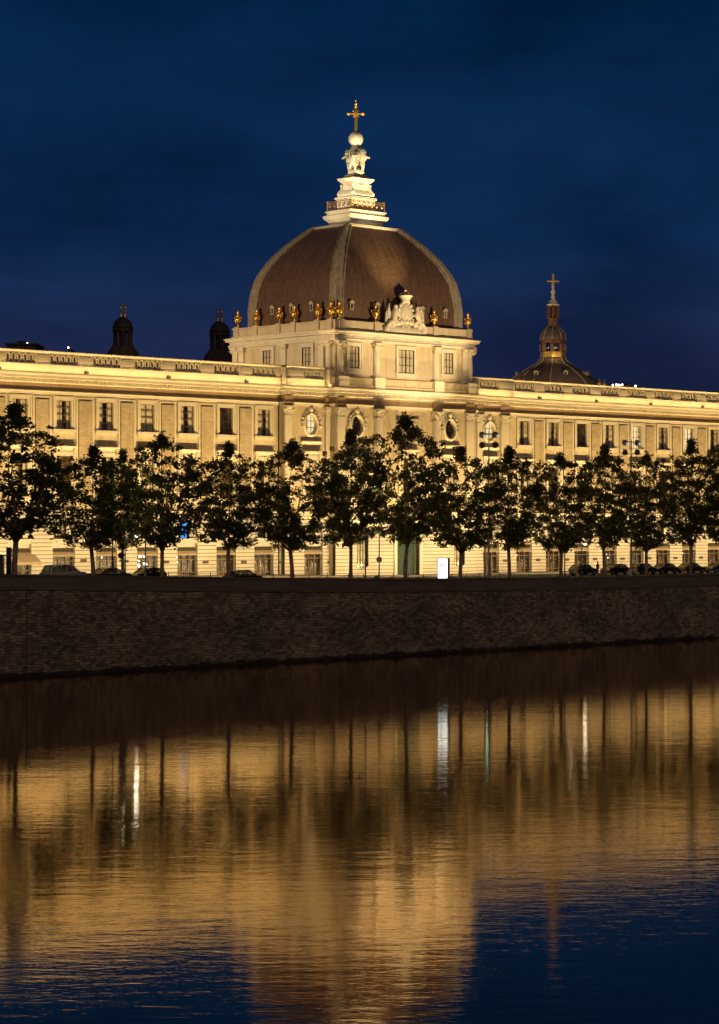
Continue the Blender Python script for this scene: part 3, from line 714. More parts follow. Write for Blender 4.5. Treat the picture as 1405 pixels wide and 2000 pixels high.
# ---- shop bays
shop_light = {3: 1}
def shop(x, Y, kind):
    gz = GZ(x, Y)
    b = P()                              # niche back: spandrel with mezzanine window opening, lintel band
    yb = Y+.35
    zt = ASP+AR
    wall_grid(b, x-AR-.05, x+AR+.05, SZ1, zt, yb, [(x-MW/2, x+MW/2, MZ0, MZ1-.0)])
    b.box(x-AR, x+AR, Y-.02, yb, 11.75, MZ0-.04); b.box(x-AR, x+AR, Y-.14, yb, MZ0-.12, MZ0-.0)
    sh = part(b, 'shop_bay', 'trim')
    # arch moulding
    m = P(); n = 20; vs = []
    prof = [(0, .3), (0, -.13), (.22, -.13), (.22, .0)]
    for k in range(n+1):
        t = PI*k/n
        for o, d in prof: vs.append((x+(AR+o-.06)*math.cos(t), Y+d, ASP+(AR+o-.06)*math.sin(t)))
    m.add(vs, [(k*4+j, k*4+4+j, k*4+5+j, k*4+j+1) for k in range(n) for j in range(3)])
    part(m, 'arch', 'trim', parent=sh)
    # mezzanine window
    wq = P(); reveal(wq, x-MW/2, x+MW/2, MZ0, MZ1, yb, .25)
    yy = yb+.2
    for i in range(3): q = x-MW/2+MW*i/2; wq.box(q-.035, q+.035, yy-.05, yy-.01, MZ0, MZ1)
    for i in range(4): q = MZ0+(MZ1-MZ0)*i/3; wq.box(x-MW/2, x+MW/2, yy-.06, yy-.012, q-.03, q+.03)
    for i in range(9): q = x-MW/2+MW*(i+.5)/9; wq.box(q-.015, q+.015, yb+.03, yb+.06, MZ0, MZ0+.7)
    wq.box(x-MW/2, x+MW/2, yb+.02, yb+.07, MZ0+.7, MZ0+.75)
    part(wq, 'mezzanine_window', 'sash_dark', parent=sh)
    r = P(); r.box(x-MW/2-.1, x+MW/2+.1, yy+.4, yy+.5, MZ0-.1, MZ1+.1)
    part(r, 'blind', 'blue_screen' if kind == 'blue' else ('curtain' if kind in ('plain', 'plainlit') else 'room'), parent=sh)
    # shopfront: fascia, roller box, frame, glass, interior
    f_ = P(); f_.box(x-AR, x+AR, Y+.28, Y+.42, 10.82, SZ1)
    for i in range(8): q = x-AR+.15+i*.37; f_.box(q, q+.22, Y+.26, Y+.28, 10.9, 11.18)
    part(f_, 'transom_grille', 'sash_dark', parent=sh)
    a = P(); a.prismX([(Y+.34, 10.82), (Y-.02, 10.5), (Y-.04, 10.3), (Y+.34, 10.36)], x-AR+.02, x+AR-.02); part(a, 'roller_awning', 'awning', parent=sh)
    fr = P(); yg = Y+.4
    for q in (x-AR, x-.52, x+.46, x+AR-.09): fr.box(q, q+.09, yg-.06, yg+.04, gz-.2, 10.36)
    for z_ in (gz+.0, gz+.45, 9.75): fr.box(x-AR+.09, x+AR-.09, yg-.05, yg+.035, z_, z_+.09)
    fr.box(x-AR+.09, x-.52, yg-.02, yg+.02, gz+.09, gz+.45)
    part(fr, 'shop_frame', 'shopframe', parent=sh)
    gl = P(); gl.add([(x-AR, yg+.05, gz-.2), (x+AR, yg+.05, gz-.2), (x+AR, yg+.05, 10.36), (x-AR, yg+.05, 10.36)], [(0, 1, 2, 3)]); part(gl, 'shop_window', 'shop_glass', parent=sh)
    it = P(); reveal(it, x-AR, x+AR, gz-.2, 10.4, yg+.1, 3.0); it.add([(x-AR, yg+3.1, gz-.2), (x+AR, yg+3.1, gz-.2), (x+AR, yg+3.1, 10.4), (x-AR, yg+3.1, 10.4)], [(0, 1, 2, 3)])
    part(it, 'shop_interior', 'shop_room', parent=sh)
    ds = P(); r2 = random.Random(int(x*10))
    for k in range(7):
        q = x-AR+.25+k*.38; hh = r2.uniform(.5, 1.5); ds.box(q, q+r2.uniform(.12, .3), yg+.5, yg+.8, gz+.1, gz+.1+hh)
        if r2.random() < .6: ds.ball((q+.1, yg+.6, gz+.25+hh), (.12, .12, .16), 7, 5)
    ds.box(x-AR+.1, x+AR-.1, yg+1.4, yg+1.8, gz+.1, gz+1.1); ds.box(x-AR+.1, x+AR-.1, yg+2.4, yg+2.7, gz+.1, gz+2.2)
    part(ds, 'display', 'display', parent=sh)
    if kind in ('lit', 'plainlit', 'blue'):
        li = P(); nn = 10 if kind == 'lit' else 3
        for k in range(nn):
            q = x-AR+.3+r2.uniform(0, 2.4); li.ball((q, yg+r2.uniform(.6, 2), gz+r2.uniform(1.0, 2.3) if k % 2 else gz+2.3), .1 if kind == 'lit' else .06, 8, 5)
        part(li, 'shop_lamps', 'room_white', parent=sh)
    if kind == 'awn':
        aw = P(); aw.prismX([(Y+.2, 10.8), (Y-1.5, 9.75), (Y-1.5, 9.45), (Y-1.46, 9.45), (Y-1.46, 9.7), (Y+.2, 10.7)], x-1.9, x+1.9); part(aw, 'awning', 'awning', parent=sh)
    # plaque on the pier
    if kind != 'awn':
        p_ = P(); p_.box(x+AR+.75, x+AR+1.65, Y-.14, Y-.1, gz+1.5, gz+1.85); part(p_, 'plaque', 'plaque', parent=sh)
kinds = {0: 'plain', 1: 'plain', 2: 'plainlit', 3: 'lit', 4: 'plainlit', 5: 'awn', 6: 'plain'}
for i, x in enumerate(winL):
    k = {0: 'plain', 1: 'plain', 2: 'blue', 3: 'lit', 4: 'plainlit', 5: 'plain', 6: 'awn'}.get(i, 'plain')
    shop(x, YF, k)
for i, x in enumerate(winR): shop(x, YF, 'plainlit' if i % 3 == 0 else 'plain')
shop(oL, YO, 'plain'); shop(oR, YO, 'plain')
# ================================================================== TIER UNDER THE DOME
TX0, TX1, TY0 = XC0+.15, XC1-.5, YC+.15
TY1 = onX(455, TX0)
cxT, cyT = (TX0+TX1)/2, (TY0+TY1)/2
TZ1 = 36.6
sill_z = 33.05
fw_ = [(onY(691.5, TY0), 1.75, 33.3, 36.0), (onY(793.5, TY0), 2.75, 33.05, 36.0), (onY(875.5, TY0), 1.75, 33.3, 36.0)]
g = P(); wall_grid(g, TX0, TX1, 30.85, TZ1, TY0, [(x-q/2, x+q/2, a, b) for x, q, a, b in fw_])
part(g, 'tier_wall', 'stone')
for x, q, a, b in fw_: window(x, a, b, q, TY0, 4 if q > 2 else 3, 3, style='b', mat='sash_dark', dep=.07)
# left side wall (faces -X): build in local frame then rotate
def side_xf(mb):       # local (s along +Y from TY0, out = -X): local x -> Y, local y -> X
    mb.v = [(TX0+(y-TY0), TY1-(x-TY0), z) for x, y, z in mb.v]; return mb
L_ = TY1-TY0
def ls(px): return TY0+(TY1-onX(px, TX0))     # local x of a pixel on the side wall
sw_ = [(ls(600), 1.75, 33.3, 36.0), (ls(523), 1.75, 33.3, 36.0)]
g = P(); wall_grid(g, TY0, TY0+L_, 30.85, TZ1, TY0, [(x-q/2, x+q/2, a, b) for x, q, a, b in sw_]); side_xf(g); part(g, 'tier_wall', 'stone')
_part = part
def part_side(mb, name, mat, smooth=False, parent=None): return _part(side_xf(mb), name, mat, smooth, parent)
part = part_side
for x, q, a, b in sw_: window(x, a, b, q, TY0, 3, 3, style='b', mat='sash_dark', dep=.07)
for x in (ls(644), ls(630), ls(462), ls(474), ls(556)):
    part(pilaster(x, TY0, 32.2, TZ1, .95, .3, cap=.75, round_=(x == ls(644)), base=.35), 'pilaster', 'trim')
part = _part
g = P(); g.add([(TX1, TY0, 30.85), (TX1, TY1, 30.85), (TX1, TY1, TZ1), (TX1, TY0, TZ1), (TX0, TY1, 30.85), (TX0, TY1, TZ1)], [(0, 1, 2, 3), (1, 4, 5, 2)]); part(g, 'tier_wall', 'stone')
for px, rd in ((667, 1), (737.5, 1), (853.5, 1), (910, 0), (919, 1)):
    x = onY(px, TY0-.3); part(pilaster(x, TY0, 32.2, TZ1, .95, .3, cap=.75, round_=bool(rd), base=.35), 'pilaster', 'trim')
    if px == 910: continue
    g = P(); g.box(x-.85, x+.85, TY0-.85, TY0, 30.87, 32.2); part(g, 'pedestal', 'trim')
TP = [(TX0, TY1), (TX0, TY0), (TX1, TY0), (TX1, TY1)]
g = P(); g.sweep(TP, [(.55, 30.87), (.55, 31.2), (.3, 31.3), (.3, 31.95), (.42, 32.0), (.42, 32.12), (0, 32.2)], True); part(g, 'plinth', 'stone')
g = P(); g.sweep(TP, [(0, TZ1), (.38, TZ1+.003), (.38, 36.78), (.46, 36.82), (.46, 36.92), (.3, 36.95), (.3, 37.3), (.42, 37.34), (.7, 37.4), (.72, 37.6), (.84, 37.7), (.86, 37.82), (-1, 37.9)], True)
for s_ in range(0, 13):
    x = TX0+.9+s_*(TX1-TX0-1.8)/12
    g.ball((x, TY0-.32, 37.12), (.2, .09, .13), 8, 5)
for s_ in range(0, 10):
    y = TY0+.9+s_*(TY1-TY0-1.8)/9; g.ball((TX0-.32, y, 37.12), (.09, .2, .13), 8, 5)
part(g, 'tier_cornice', 'trim')
g = P(); g.sweep(TP, [(.12, 37.88), (.12, 38.1), (-.02, 38.15), (-.02, 38.98), (.1, 39.02), (.1, 39.16), (-.5, 39.2), (-.5, 37.9)], True)
part(g, 'parapet', 'stone')
# urns
def urn_mesh(cx, cy, z0):
    g = P(); s_ = 1.0
    g.box(cx-.3, cx+.3, cy-.3, cy+.3, z0, z0+.14)
    g.lathe(cx, cy, [(.24, z0+.14), (.26, z0+.2), (.12, z0+.32), (.12, z0+.42), (.3, z0+.6), (.46, z0+.95), (.48, z0+1.12), (.34, z0+1.3), (.2, z0+1.4), (.2, z0+1.5), (.3, z0+1.55), (.3, z0+1.62), (.16, z0+1.68), (.22, z0+1.8), (.26, z0+1.95), (.15, z0+2.15), (.02, z0+2.3)], 16)
    for k in range(12):
        t = 2*PI*k/12; g.tube([(cx+.3*math.cos(t), cy+.3*math.sin(t), z0+.6), (cx+.49*math.cos(t), cy+.49*math.sin(t), z0+1.0)], .035, 5)
    for sx in (-1, 1):
        for ax in (0, 1):
            if ax != (1 if sx else 0): pass
        g.tube([(cx+sx*(.46), cy, z0+1.1), (cx+sx*.62, cy, z0+1.2), (cx+sx*.6, cy, z0+1.38), (cx+sx*.28, cy, z0+1.45)], .05, 6)
        g.tube([(cx, cy+sx*(.46), z0+1.1), (cx, cy+sx*.62, z0+1.2), (cx, cy+sx*.6, z0+1.38), (cx, cy+sx*.28, z0+1.45)], .05, 6)
    return g
UY, UX = TY0+.2, TX0+.2
urns = [(onY(p, UY), UY) for p in (664, 733, 848, 914)]+[(UX, onX(p, UX)) for p in (648, 622.5, 576, 546.5, 502, 465.5)]
for x, y in urns:
    g = P(); g.box(x-.42, x+.42, y-.42, y+.42, 38.0, 39.28); pb = part(g, 'urn_pedestal', 'stone')
    part(urn_mesh(x, y, 39.28), 'urn', 'gold', True, parent=pb)
# ================================================================== DOME
DX, DY = 210.65, 222.9
HX, HY = 10.9, 8.0
PROF = [(37.9, 1.0), (40, 1.0), (41.5, 1.0), (43.2, .982), (44.6, .955), (45.7, .918), (46.7, .868), (47.75, .805), (48.75, .728), (49.75, .642), (50.7, .548), (51.5, .465), (52.0, .405)]
def prof_at(z):
    return interp(z, PROF)
# smooth resample (Catmull-Rom)
def resample(pts, n):
    out = []
    for i in range(len(pts)-1):
        p0, p1, p2, p3 = pts[max(i-1, 0)], pts[i], pts[i+1], pts[min(i+2, len(pts)-1)]
        for k in range(n):
            t = k/n; out.append(tuple(.5*((2*b)+(-a+c)*t+(2*a-5*b+4*c-d)*t*t+(-a+3*b-3*c+d)*t**3) for a, b, c, d in zip(p0, p1, p2, p3)))
    out.append(pts[-1]); return out
PS = resample(PROF, 4)
g = P(); g.uv = []
arc = 0; prev = None
for face in range(4):
    base = len(g.v); arc = 0; prev = None; NS = 16
    for z, f in PS:
        hx, hy = HX*f, HY*f
        if prev: arc += math.hypot(z-prev[0], (hy if face % 2 == 0 else hx)-prev[1])
        prev = (z, hy if face % 2 == 0 else hx)
        for k in range(NS+1):
            t = -1+2*k/NS
            x, y = [(t*hx, -hy), (hx, t*hy), (-t*hx, hy), (-hx, -t*hy)][face]
            g.v.append((DX+x, DY+y, z)); g.uv.append(((t*hx if face % 2 == 0 else t*hy)+40*face, arc))
    for i in range(len(PS)-1):
        for k in range(NS): a = base+i*(NS+1)+k; g.f.append((a, a+1, a+NS+2, a+NS+1))
dome = part(g, 'dome', 'slate', True)
# ribs
for sx, sy in ((-1, -1), (1, -1), (1, 1), (-1, 1)):
    g = P(); bands = [(1.15, .02), (1.15, .16), (.95, .2), (.85, .1), (.55, .1), (.42, .26), (0, .32)]
    rows = []
    for i, (z, f) in enumerate(PS):
        z2, f2 = PS[min(i+1, len(PS)-1)]; z1, f1 = PS[max(i-1, 0)]
        row = []
        wsc = .55+.45*min(1, (f-.4)/.5) if f < .9 else 1
        for side in (0, 1):
            hh = HX if side else HY        # which face's slope
            dz, dh = z2-z1, (f2-f1)*(HY if side == 0 else HX)
            L = math.hypot(dz, dh); nh, nz = dz/L, -dh/L
            pts = []
            for w_, pr in bands:
                w2 = w_*wsc
                if side == 0: pts.append((DX+sx*(HX*f-w2+ (pr if w_ == 0 else 0)*nh), DY+sy*(HY*f+pr*nh), z+pr*nz))
                else: pts.append((DX+sx*(HX*f+pr*nh), DY+sy*(HY*f-w2+(pr if w_ == 0 else 0)*nh), z+pr*nz))
            row.append(pts)
        rows.append(row[0]+row[1][::-1][1:])
    m = len(rows[0]); vs = [p for r in rows for p in r]
    fs = [(i*m+k, i*m+k+1, (i+1)*m+k+1, (i+1)*m+k) for i in range(len(rows)-1) for k in range(m-1)]
    g.add(vs, fs)
    part(g, 'rib', 'lead', parent=dome)
g = P(); q = .405; g.stack(DX, DY, [(51.75, HX*q+.15, HY*q+.15), (51.95, HX*q+.25, HY*q+.25), (52.15, HX*q+.25, HY*q+.25), (52.2, HX*q+.1, HY*q+.1)]); part(g, 'crown_ring', 'lead_pale', parent=dome)
# dormers on the dome
def dormer(face, s, z):
    f = prof_at(z); g = P()
    g.box(-.3, .3, -.28, .5, 0, .1); g.box(-.3, -.17, -.26, .5, .1, .9); g.box(.17, .3, -.26, .5, .1, .9)
    g.box(-.17, .17, -.26, .5, .82, .9)
    g.prismY([(-.42, .9), (.42, .9), (.42, 1.0), (0, 1.28), (-.42, 1.0)], -.34, .6)
    mt = Matrix.Translation((DX+s, DY-HY*f, z)) if face == 0 else Matrix.Translation((DX-HX*f, DY+s, z)) @ Matrix.Rotation(-PI/2, 4, 'Z')
    g.xf(mt); part(g, 'dormer', 'lead_pale', parent=dome)
    h = P(); h.box(-.17, .17, .0, .05, .1, .82); h.xf(mt); part(h, 'dormer', 'sash_dark', parent=dome)
for px in (687, 737, 782, 825, 870): dormer(0, onY(px, DY-HY-.2)-DX, 40.55)
for px in (609, 570, 532.5): dormer(1, onX(px, DX-HX-.2)-DY, 40.55)
# ---- lantern
def ZL(y): return CZ+(HOR-y)*.0661
g = P()
g.stack(DX, DY, [(52.0, 2.9, 2.05), (ZL(438), 2.9, 2.05), (ZL(436), 2.95, 2.1), (ZL(431), 3.3, 2.45), (ZL(428), 3.45, 2.55), (ZL(424), 3.45, 2.55), (ZL(423), 3.1, 2.3), (ZL(418), 3.0, 2.2), (ZL(417), 3.2, 2.4), (ZL(415), 3.2, 2.4)])
lan = part(g, 'lantern', 'sculpt')
g = P(); g.stack(DX, DY, [(ZL(416), 2.15, 1.6), (ZL(413), 2.15, 1.6), (ZL(412), 2.0, 1.45), (ZL(393), 2.0, 1.45), (ZL(391), 2.2, 1.65), (ZL(387.5), 2.2, 1.65), (ZL(387), 1.9, 1.4),
                         (ZL(386), 1.85, 1.4), (ZL(382), 1.95, 1.45), (ZL(377), 1.75, 1.25), (ZL(373), 1.45, 1.05), (ZL(360), 1.4, 1.0), (ZL(358), 1.6, 1.15), (ZL(353), 1.9, 1.45), (ZL(350.5), 1.95, 1.5), (ZL(350), 1.5, 1.1)])
for s_ in (-1, 1):   # raised panels, roundels and corner scrolls
    g.box(DX-.85, DX+.85, DY+s_*1.02-.08, DY+s_*1.02+.08, ZL(371), ZL(361)); g.box(DX+s_*1.4-.08, DX+s_*1.4+.08, DY-.6, DY+.6, ZL(371), ZL(361))
    g.box(DX-1.3, DX+1.3, DY+s_*1.46-.06, DY+s_*1.46+.06, ZL(409), ZL(396)); g.box(DX+s_*2.0-.06, DX+s_*2.0+.06, DY-.9, DY+.9, ZL(409), ZL(396))
    g.ball((DX, DY+s_*1.12, ZL(366)), (.42, .1, .3), 12, 6); g.ball((DX+s_*1.5, DY, ZL(366)), (.1, .42, .3), 12, 6)
    for t_ in (-1, 1):
        g.ball((DX+s_*1.75, DY+t_*1.25, ZL(380)), (.3, .3, .34), 10, 6); g.tube([(DX+s_*1.7, DY+t_*1.2, ZL(378)), (DX+s_*1.45, DY+t_*1.05, ZL(370)), (DX+s_*1.5, DY+t_*1.1, ZL(362))], [.26, .16, .2], 8)
part(g, 'pedestal', 'sculpt', parent=lan)
g = P(); hx, hy = 3.0, 2.15; z0, z1 = ZL(415)+.02, ZL(396.5)
def rail(a, b):
    a, b = Vector(a), Vector(b); n = max(2, int((b-a).length/.3))
    for i in range(n+1): p = a+(b-a)*i/n; g.tube([(p.x, p.y, z0+.08), (p.x, p.y, z1-.05)], .018, 5)
    for z in (z0+.08, z1-.25, z1): g.tube([(a.x, a.y, z), (b.x, b.y, z)], .03, 5)
    m_ = int((b-a).length/.85)
    for i in range(m_): p = a+(b-a)*(i+.5)/m_; g.ball((p.x, p.y, (z0+z1)/2), (.13, .13, .17), 7, 5)
cs = [(DX-hx, DY-hy), (DX+hx, DY-hy), (DX+hx, DY+hy), (DX-hx, DY+hy)]
for a, b in zip(cs, cs[1:]+cs[:1]): rail(a, b)
for a in cs: g.box(a[0]-.07, a[0]+.07, a[1]-.07, a[1]+.07, z0, z1+.12)
part(g, 'railing', 'gold', parent=lan)
g = P(); g.stack(DX, DY, [(ZL(350), 1.55, 1.15), (ZL(347), 1.45, 1.1), (ZL(346), 1.2, .95), (ZL(343.5), 1.15, .9), (ZL(341), .95, .8)]); part(g, 'step', 'lead', parent=lan)
g = P()
for k in range(9):
    t = 2*PI*k/9; g.ball((DX+.6*math.cos(t), DY+.6*math.sin(t), ZL(337)), (.5, .5, .42), 8, 6)
g.ball((DX, DY, ZL(334)), (.85, .85, .45), 10, 6); part(g, 'rock_base', 'sculpt', True, parent=lan)
def cherub(ang):
    """small carved child, one arm raised to the globe above"""
    c, s_ = math.cos(ang), math.sin(ang)
    def T(r, t, z, rad): r = r*1.3+.05; t = t*1.3; return (DX+r*c-t*s_, DY+r*s_+t*c, ZL(335)+z, rad*1.25)
    J = [T(.62, 0, .95, .30), T(.66, 0, 1.35, .27), T(.72, .02, 1.85, .30), T(.74, .03, 2.15, .14), T(.76, .04, 2.45, .25),
         T(.60, -.32, 2.0, .15), T(.55, -.42, 2.45, .11), T(.42, -.3, 2.85, .09),
         T(.85, .4, 1.95, .15), T(1.15, .5, 1.7, .11), T(1.35, .25, 1.75, .09),
         T(.7, -.2, .85, .2), T(.85, -.22, .45, .15), T(.75, -.2, .05, .12), T(.66, .22, .85, .2), T(.62, .25, .4, .15), T(.6, .22, .02, .12)]
    E_ = [(0, 1), (1, 2), (2, 3), (3, 4), (2, 5), (5, 6), (6, 7), (2, 8), (8, 9), (9, 10), (0, 11), (11, 12), (12, 13), (0, 14), (14, 15), (15, 16)]
    o = skinned('carved_cherub', J, E_, 'sculpt', None, 1); o.parent = lan; o.matrix_parent_inverse = world_of(lan).inverted(); return o
for k in range(4): cherub(math.radians(20+90*k))
g = P()
for k in range(14):     # drapery and clouds between the figures
    t = 2*PI*k/14+.2; r_ = .75+.25*math.sin(k*2.3); g.ball((DX+r_*math.cos(t), DY+r_*math.sin(t), ZL(328)+.16*k), (.46, .46, .6), 8, 6)
g.ball((DX, DY, ZL(304)), (.9, .9, 1.5), 12, 9)
for k in range(6):
    t = 2*PI*k/6+.5; g.ball((DX+1.05*math.cos(t), DY+1.05*math.sin(t), ZL(301+5*(k % 2))), (.42, .42, .6), 9, 7); part(g, 'carved_drapery', 'sculpt', True, parent=lan)
g = P(); g.ball((DX, DY, ZL(272)), .95, 20, 14); part(g, 'globe', 'sculpt', True, parent=lan)
g = P(); zc = ZL(222.5)
g.lathe(DX, DY, [(.42, ZL(259)), (.36, ZL(257)), (.12, ZL(255.5)), (.24, ZL(254)), (.24, ZL(252)), (.1, ZL(251))], 12)
g.box(DX-.14, DX+.14, DY-.14, DY+.14, ZL(252), ZL(208))
ux, uy = SA*.9+.0, -CA*.9      # the cross faces the river bend, seen square on
n_ = Vector((SA, -CA, 0)); n_ = Vector((.80, -.60, 0))
for s_ in (-1, 1):
    g.tube([(DX, DY, zc), (DX+n_.x*s_*.85*1.02, DY+n_.y*s_*.85, zc)], .14, 6); g.ball((DX+n_.x*s_*.95, DY+n_.y*s_*.95, zc), .25, 8, 6)
    for v_ in (-1, 1): g.tube([(DX, DY, zc), (DX+n_.x*s_*.4, DY+n_.y*s_*.4, zc+v_*.42)], [.13, .05], 5)
g.lathe(DX, DY, [(.12, ZL(212)), (.24, ZL(209)), (.16, ZL(206)), (.27, ZL(203.5)), (.16, ZL(201)), (.08, ZL(199.5)), (.15, ZL(197)), (.02, ZL(195.2))], 10)
part(g, 'cross', 'gold', parent=lan)
# ---- coat of arms on the parapet
ax = onY(791, UY-.3); ay = UY-.35
def ZT(y): return zAt(y, ax, ay)
g = P(); g.box(ax-3.6, ax+3.6, ay-.1, ay+.5, 38.0, 38.9)
for k in range(9):
    t = -1+2*k/8; g.ball((ax+t*3.3, ay-.15, 38.55+.95*(1-t*t)), (.55, .35, .42), 9, 6)
for s_ in (-1, 1):
    g.tube([(ax+s_*3.5, ay-.2, 38.5), (ax+s_*2.8, ay-.25, 39.4), (ax+s_*1.8, ay-.25, 39.6), (ax+s_*1.2, ay-.3, 39.0)], [.3, .3, .25, .16], 8)
ca_ = part(g, 'coat_of_arms', 'sculpt', True)
g = P(); g.ball((ax, ay, 40.45), (1.35, .3, 1.7), 22, 12); g.ball((ax, ay-.2, 40.5), (.95, .22, 1.25), 18, 10); 
for k in range(16):
    t = 2*PI*k/16; g.ball((ax+1.32*math.cos(t), ay-.12, 40.45+1.65*math.sin(t)), (.22, .2, .24), 7, 5)
g.box(ax-1.5, ax+1.5, ay+.05, ay+.3, 39.2, 41.6)
part(g, 'shield', 'sculpt', True, parent=ca_)
g = P(); g.lathe(ax, ay, [(.5, 41.95), (.62, 42.05), (.6, 42.2), (.95, 42.75), (.98, 42.85), (.7, 42.8), (.5, 42.6), (.2, 42.7)], 14)
for k in range(8):
    t = 2*PI*k/8; g.tube([(ax+.85*math.cos(t), ay+.85*math.sin(t), 42.8), (ax+.5*math.cos(t), ay+.5*math.sin(t), 43.15), (ax, ay, 43.25)], .08, 5)
g.ball((ax, ay, 43.4), .26, 10, 7); part(g, 'crown', 'sculpt', True, parent=ca_)
def lion(s_):
    J = [(ax+s_*2.0, ay-.1, 39.5, .42), (ax+s_*2.05, ay-.1, 40.1, .42), (ax+s_*2.0, ay-.15, 40.7, .46), (ax+s_*1.95, ay-.2, 41.15, .34), (ax+s_*1.9, ay-.3, 41.5, .33), (ax+s_*2.15, ay-.5, 41.4, .18),
         (ax+s_*1.55, ay-.35, 40.5, .18), (ax+s_*1.25, ay-.4, 40.3, .14), (ax+s_*2.35, ay-.3, 39.2, .3), (ax+s_*1.9, ay-.5, 38.95, .18),
         (ax+s_*2.6, ay, 39.6, .14), (ax+s_*3.1, ay, 40.1, .15), (ax+s_*3.0, ay, 40.9, .2), (ax+s_*2.75, ay, 41.4, .13)]
    o = skinned('carved_lion', J, [(0, 1), (1, 2), (2, 3), (3, 4), (4, 5), (2, 6), (6, 7), (0, 8), (8, 9), (0, 10), (10, 11), (11, 12), (12, 13)], 'sculpt', None, 1)
    o.parent = ca_; o.matrix_parent_inverse = world_of(ca_).inverted()
    f_ = P()
    f_.prismX([(ay+.1, 39.2), (ay-.1, 39.2), (ay-.05, 40.8), (ay+.05, 41.2)], ax+s_*2.6-.35, ax+s_*2.6+.35)
for s_ in (-1, 1): lion(s_)
g = P()
for s_ in (-1, 1): g.prismY([(ax+s_*2.3, 39.0), (ax+s_*3.45, 39.3), (ax+s_*3.4, 40.4), (ax+s_*3.0, 41.3), (ax+s_*2.75, 41.75), (ax+s_*2.6, 40.8), (ax+s_*2.3, 40.2)][::int(s_)], ay+.0, ay+.22)
part(g, 'flag_trophy', 'sculpt', parent=ca_)
# ================================================================== SMALL CHAPEL DOME BEHIND
CZ_ = 400.0
rx_, ry_ = ray(1080.7); SX, SY = rx_*CZ_, ry_*CZ_
def zc_(y): return CZ+(HOR-y)*CZ_/F
mpx = CZ_/F
ch = empty('domed_chapel', (SX, SY, 6.3))
tag(ch, 'low brown slate dome with tall red lantern spire and cross, behind the right wing', 'church')
def cpart(g, name, mat, smooth=False, parent=None):
    o = g.build(name, mat, None, smooth); o.parent = parent or ch; o.matrix_parent_inverse = world_of(parent or ch).inverted(); return o
n8 = 8; a8 = math.radians(22.5)+PI/2-A+.3
def r8(w): return w*mpx/2
g = P(); g.lathe(SX, SY, [(9.5, 6.3), (9.5, zc_(775)), (9.8, zc_(774)), (9.8, zc_(770)), (9.0, zc_(769))], 8, a8); cpart(g, 'drum', 'turret')
dprof = resample([(r8(214), zc_(769)), (r8(203), zc_(760)), (r8(186), zc_(751)), (r8(166), zc_(742)), (r8(142), zc_(733)), (r8(111), zc_(723)), (r8(84), zc_(716)), (r8(64), zc_(710)), (r8(52), zc_(704)), (r8(47), zc_(699))], 3)
M['brown_slate'] = noisy('brown_slate', (.08, .05, .038, 1), (.13, .085, .062, 1), 3, .55, 0, 10, .02)
g = P(); g.lathe(SX, SY, dprof, 32, a8); cd = cpart(g, 'dome', 'brown_slate', True)
for k in range(8):
    t = a8+2*PI*k/8; g = P(); g.tube([(SX+(r+.03)*math.cos(t), SY+(r+.03)*math.sin(t), z) for r, z in dprof], .13, 6); cpart(g, 'rib', 'lead', parent=cd)
for k in range(8):
    t = a8+2*PI*(k+.5)/8
    r, z = r8(146)*.97, zc_(736); g = P(); g.box(-.45, .45, -.5, .9, -.1, .15); g.box(-.45, -.25, -.45, .9, .15, 1.0); g.box(.25, .45, -.45, .9, .15, 1.0); g.prismY([(-.6, 1.0), (.6, 1.0), (.3, 1.35), (0, 1.45), (-.3, 1.35)], -.5, .9)
    g.xf(Matrix.Translation((SX+r*math.cos(t), SY+r*math.sin(t), z-.4)) @ Matrix.Rotation(t+PI/2, 4, 'Z') @ Matrix.Scale(.8, 4)); cpart(g, 'dormer', 'lead', parent=cd)
    if k % 2 == 0:
        for q in (-.1, .1): g = P(); g.lathe(SX+(r+3)*math.cos(t+q), SY+(r+3)*math.sin(t+q), [(.3, zc_(756)), (.35, zc_(752)), (.1, zc_(747)), (.02, zc_(743))], 8); cpart(g, 'finial', 'gold', parent=cd)
g = P(); g.lathe(SX, SY, [(r8(46), zc_(699)), (r8(50), zc_(698)), (r8(50), zc_(688)), (r8(47), zc_(687))], 8, a8); cpart(g, 'gallery', 'gold')
cl = P(); R = r8(45)
for k in range(8):
    t = a8+2*PI*k/8; cl.tube([(SX+R*math.cos(t), SY+R*math.sin(t), zc_(687)), (SX+R*math.cos(t), SY+R*math.sin(t), zc_(672))], .34, 8)
    t2 = a8+2*PI*(k+1)/8; pa, pb = Vector((SX+R*math.cos(t), SY+R*math.sin(t), 0)), Vector((SX+R*math.cos(t2), SY+R*math.sin(t2), 0)); n = 8
    for i in range(n):     # arch spandrels
        u0, u1 = i/n, (i+1)/n; h0, h1 = math.sin(PI*u0), math.sin(PI*u1); zb, zt, zk = zc_(680), zc_(670), zc_(667)
        p0, p1 = pa.lerp(pb, u0), pa.lerp(pb, u1)
        cl.add([(p0.x, p0.y, zb+(zt-zb)*h0), (p1.x, p1.y, zb+(zt-zb)*h1), (p1.x, p1.y, zk), (p0.x, p0.y, zk)], [(0, 1, 2, 3)])
cl.lathe(SX, SY, [(R*.95, zc_(667)), (R*1.1, zc_(666.5)), (R*1.1, zc_(665)), (R*.9, zc_(664))], 8, a8)
cpart(cl, 'arcade', 'red_slate')
g = P(); g.lathe(SX, SY, [(.5, zc_(687)), (.9, zc_(682)), (.9, zc_(678)), (.3, zc_(676))], 10); g.tube([(SX-1.2, SY+1, zc_(680)), (SX+1.2, SY-1, zc_(680))], .1, 6); cpart(g, 'bell', 'sculpt')
lp = resample([(r8(49), zc_(664)), (r8(48), zc_(658)), (r8(42), zc_(650)), (r8(33), zc_(643)), (r8(22), zc_(638))], 3)
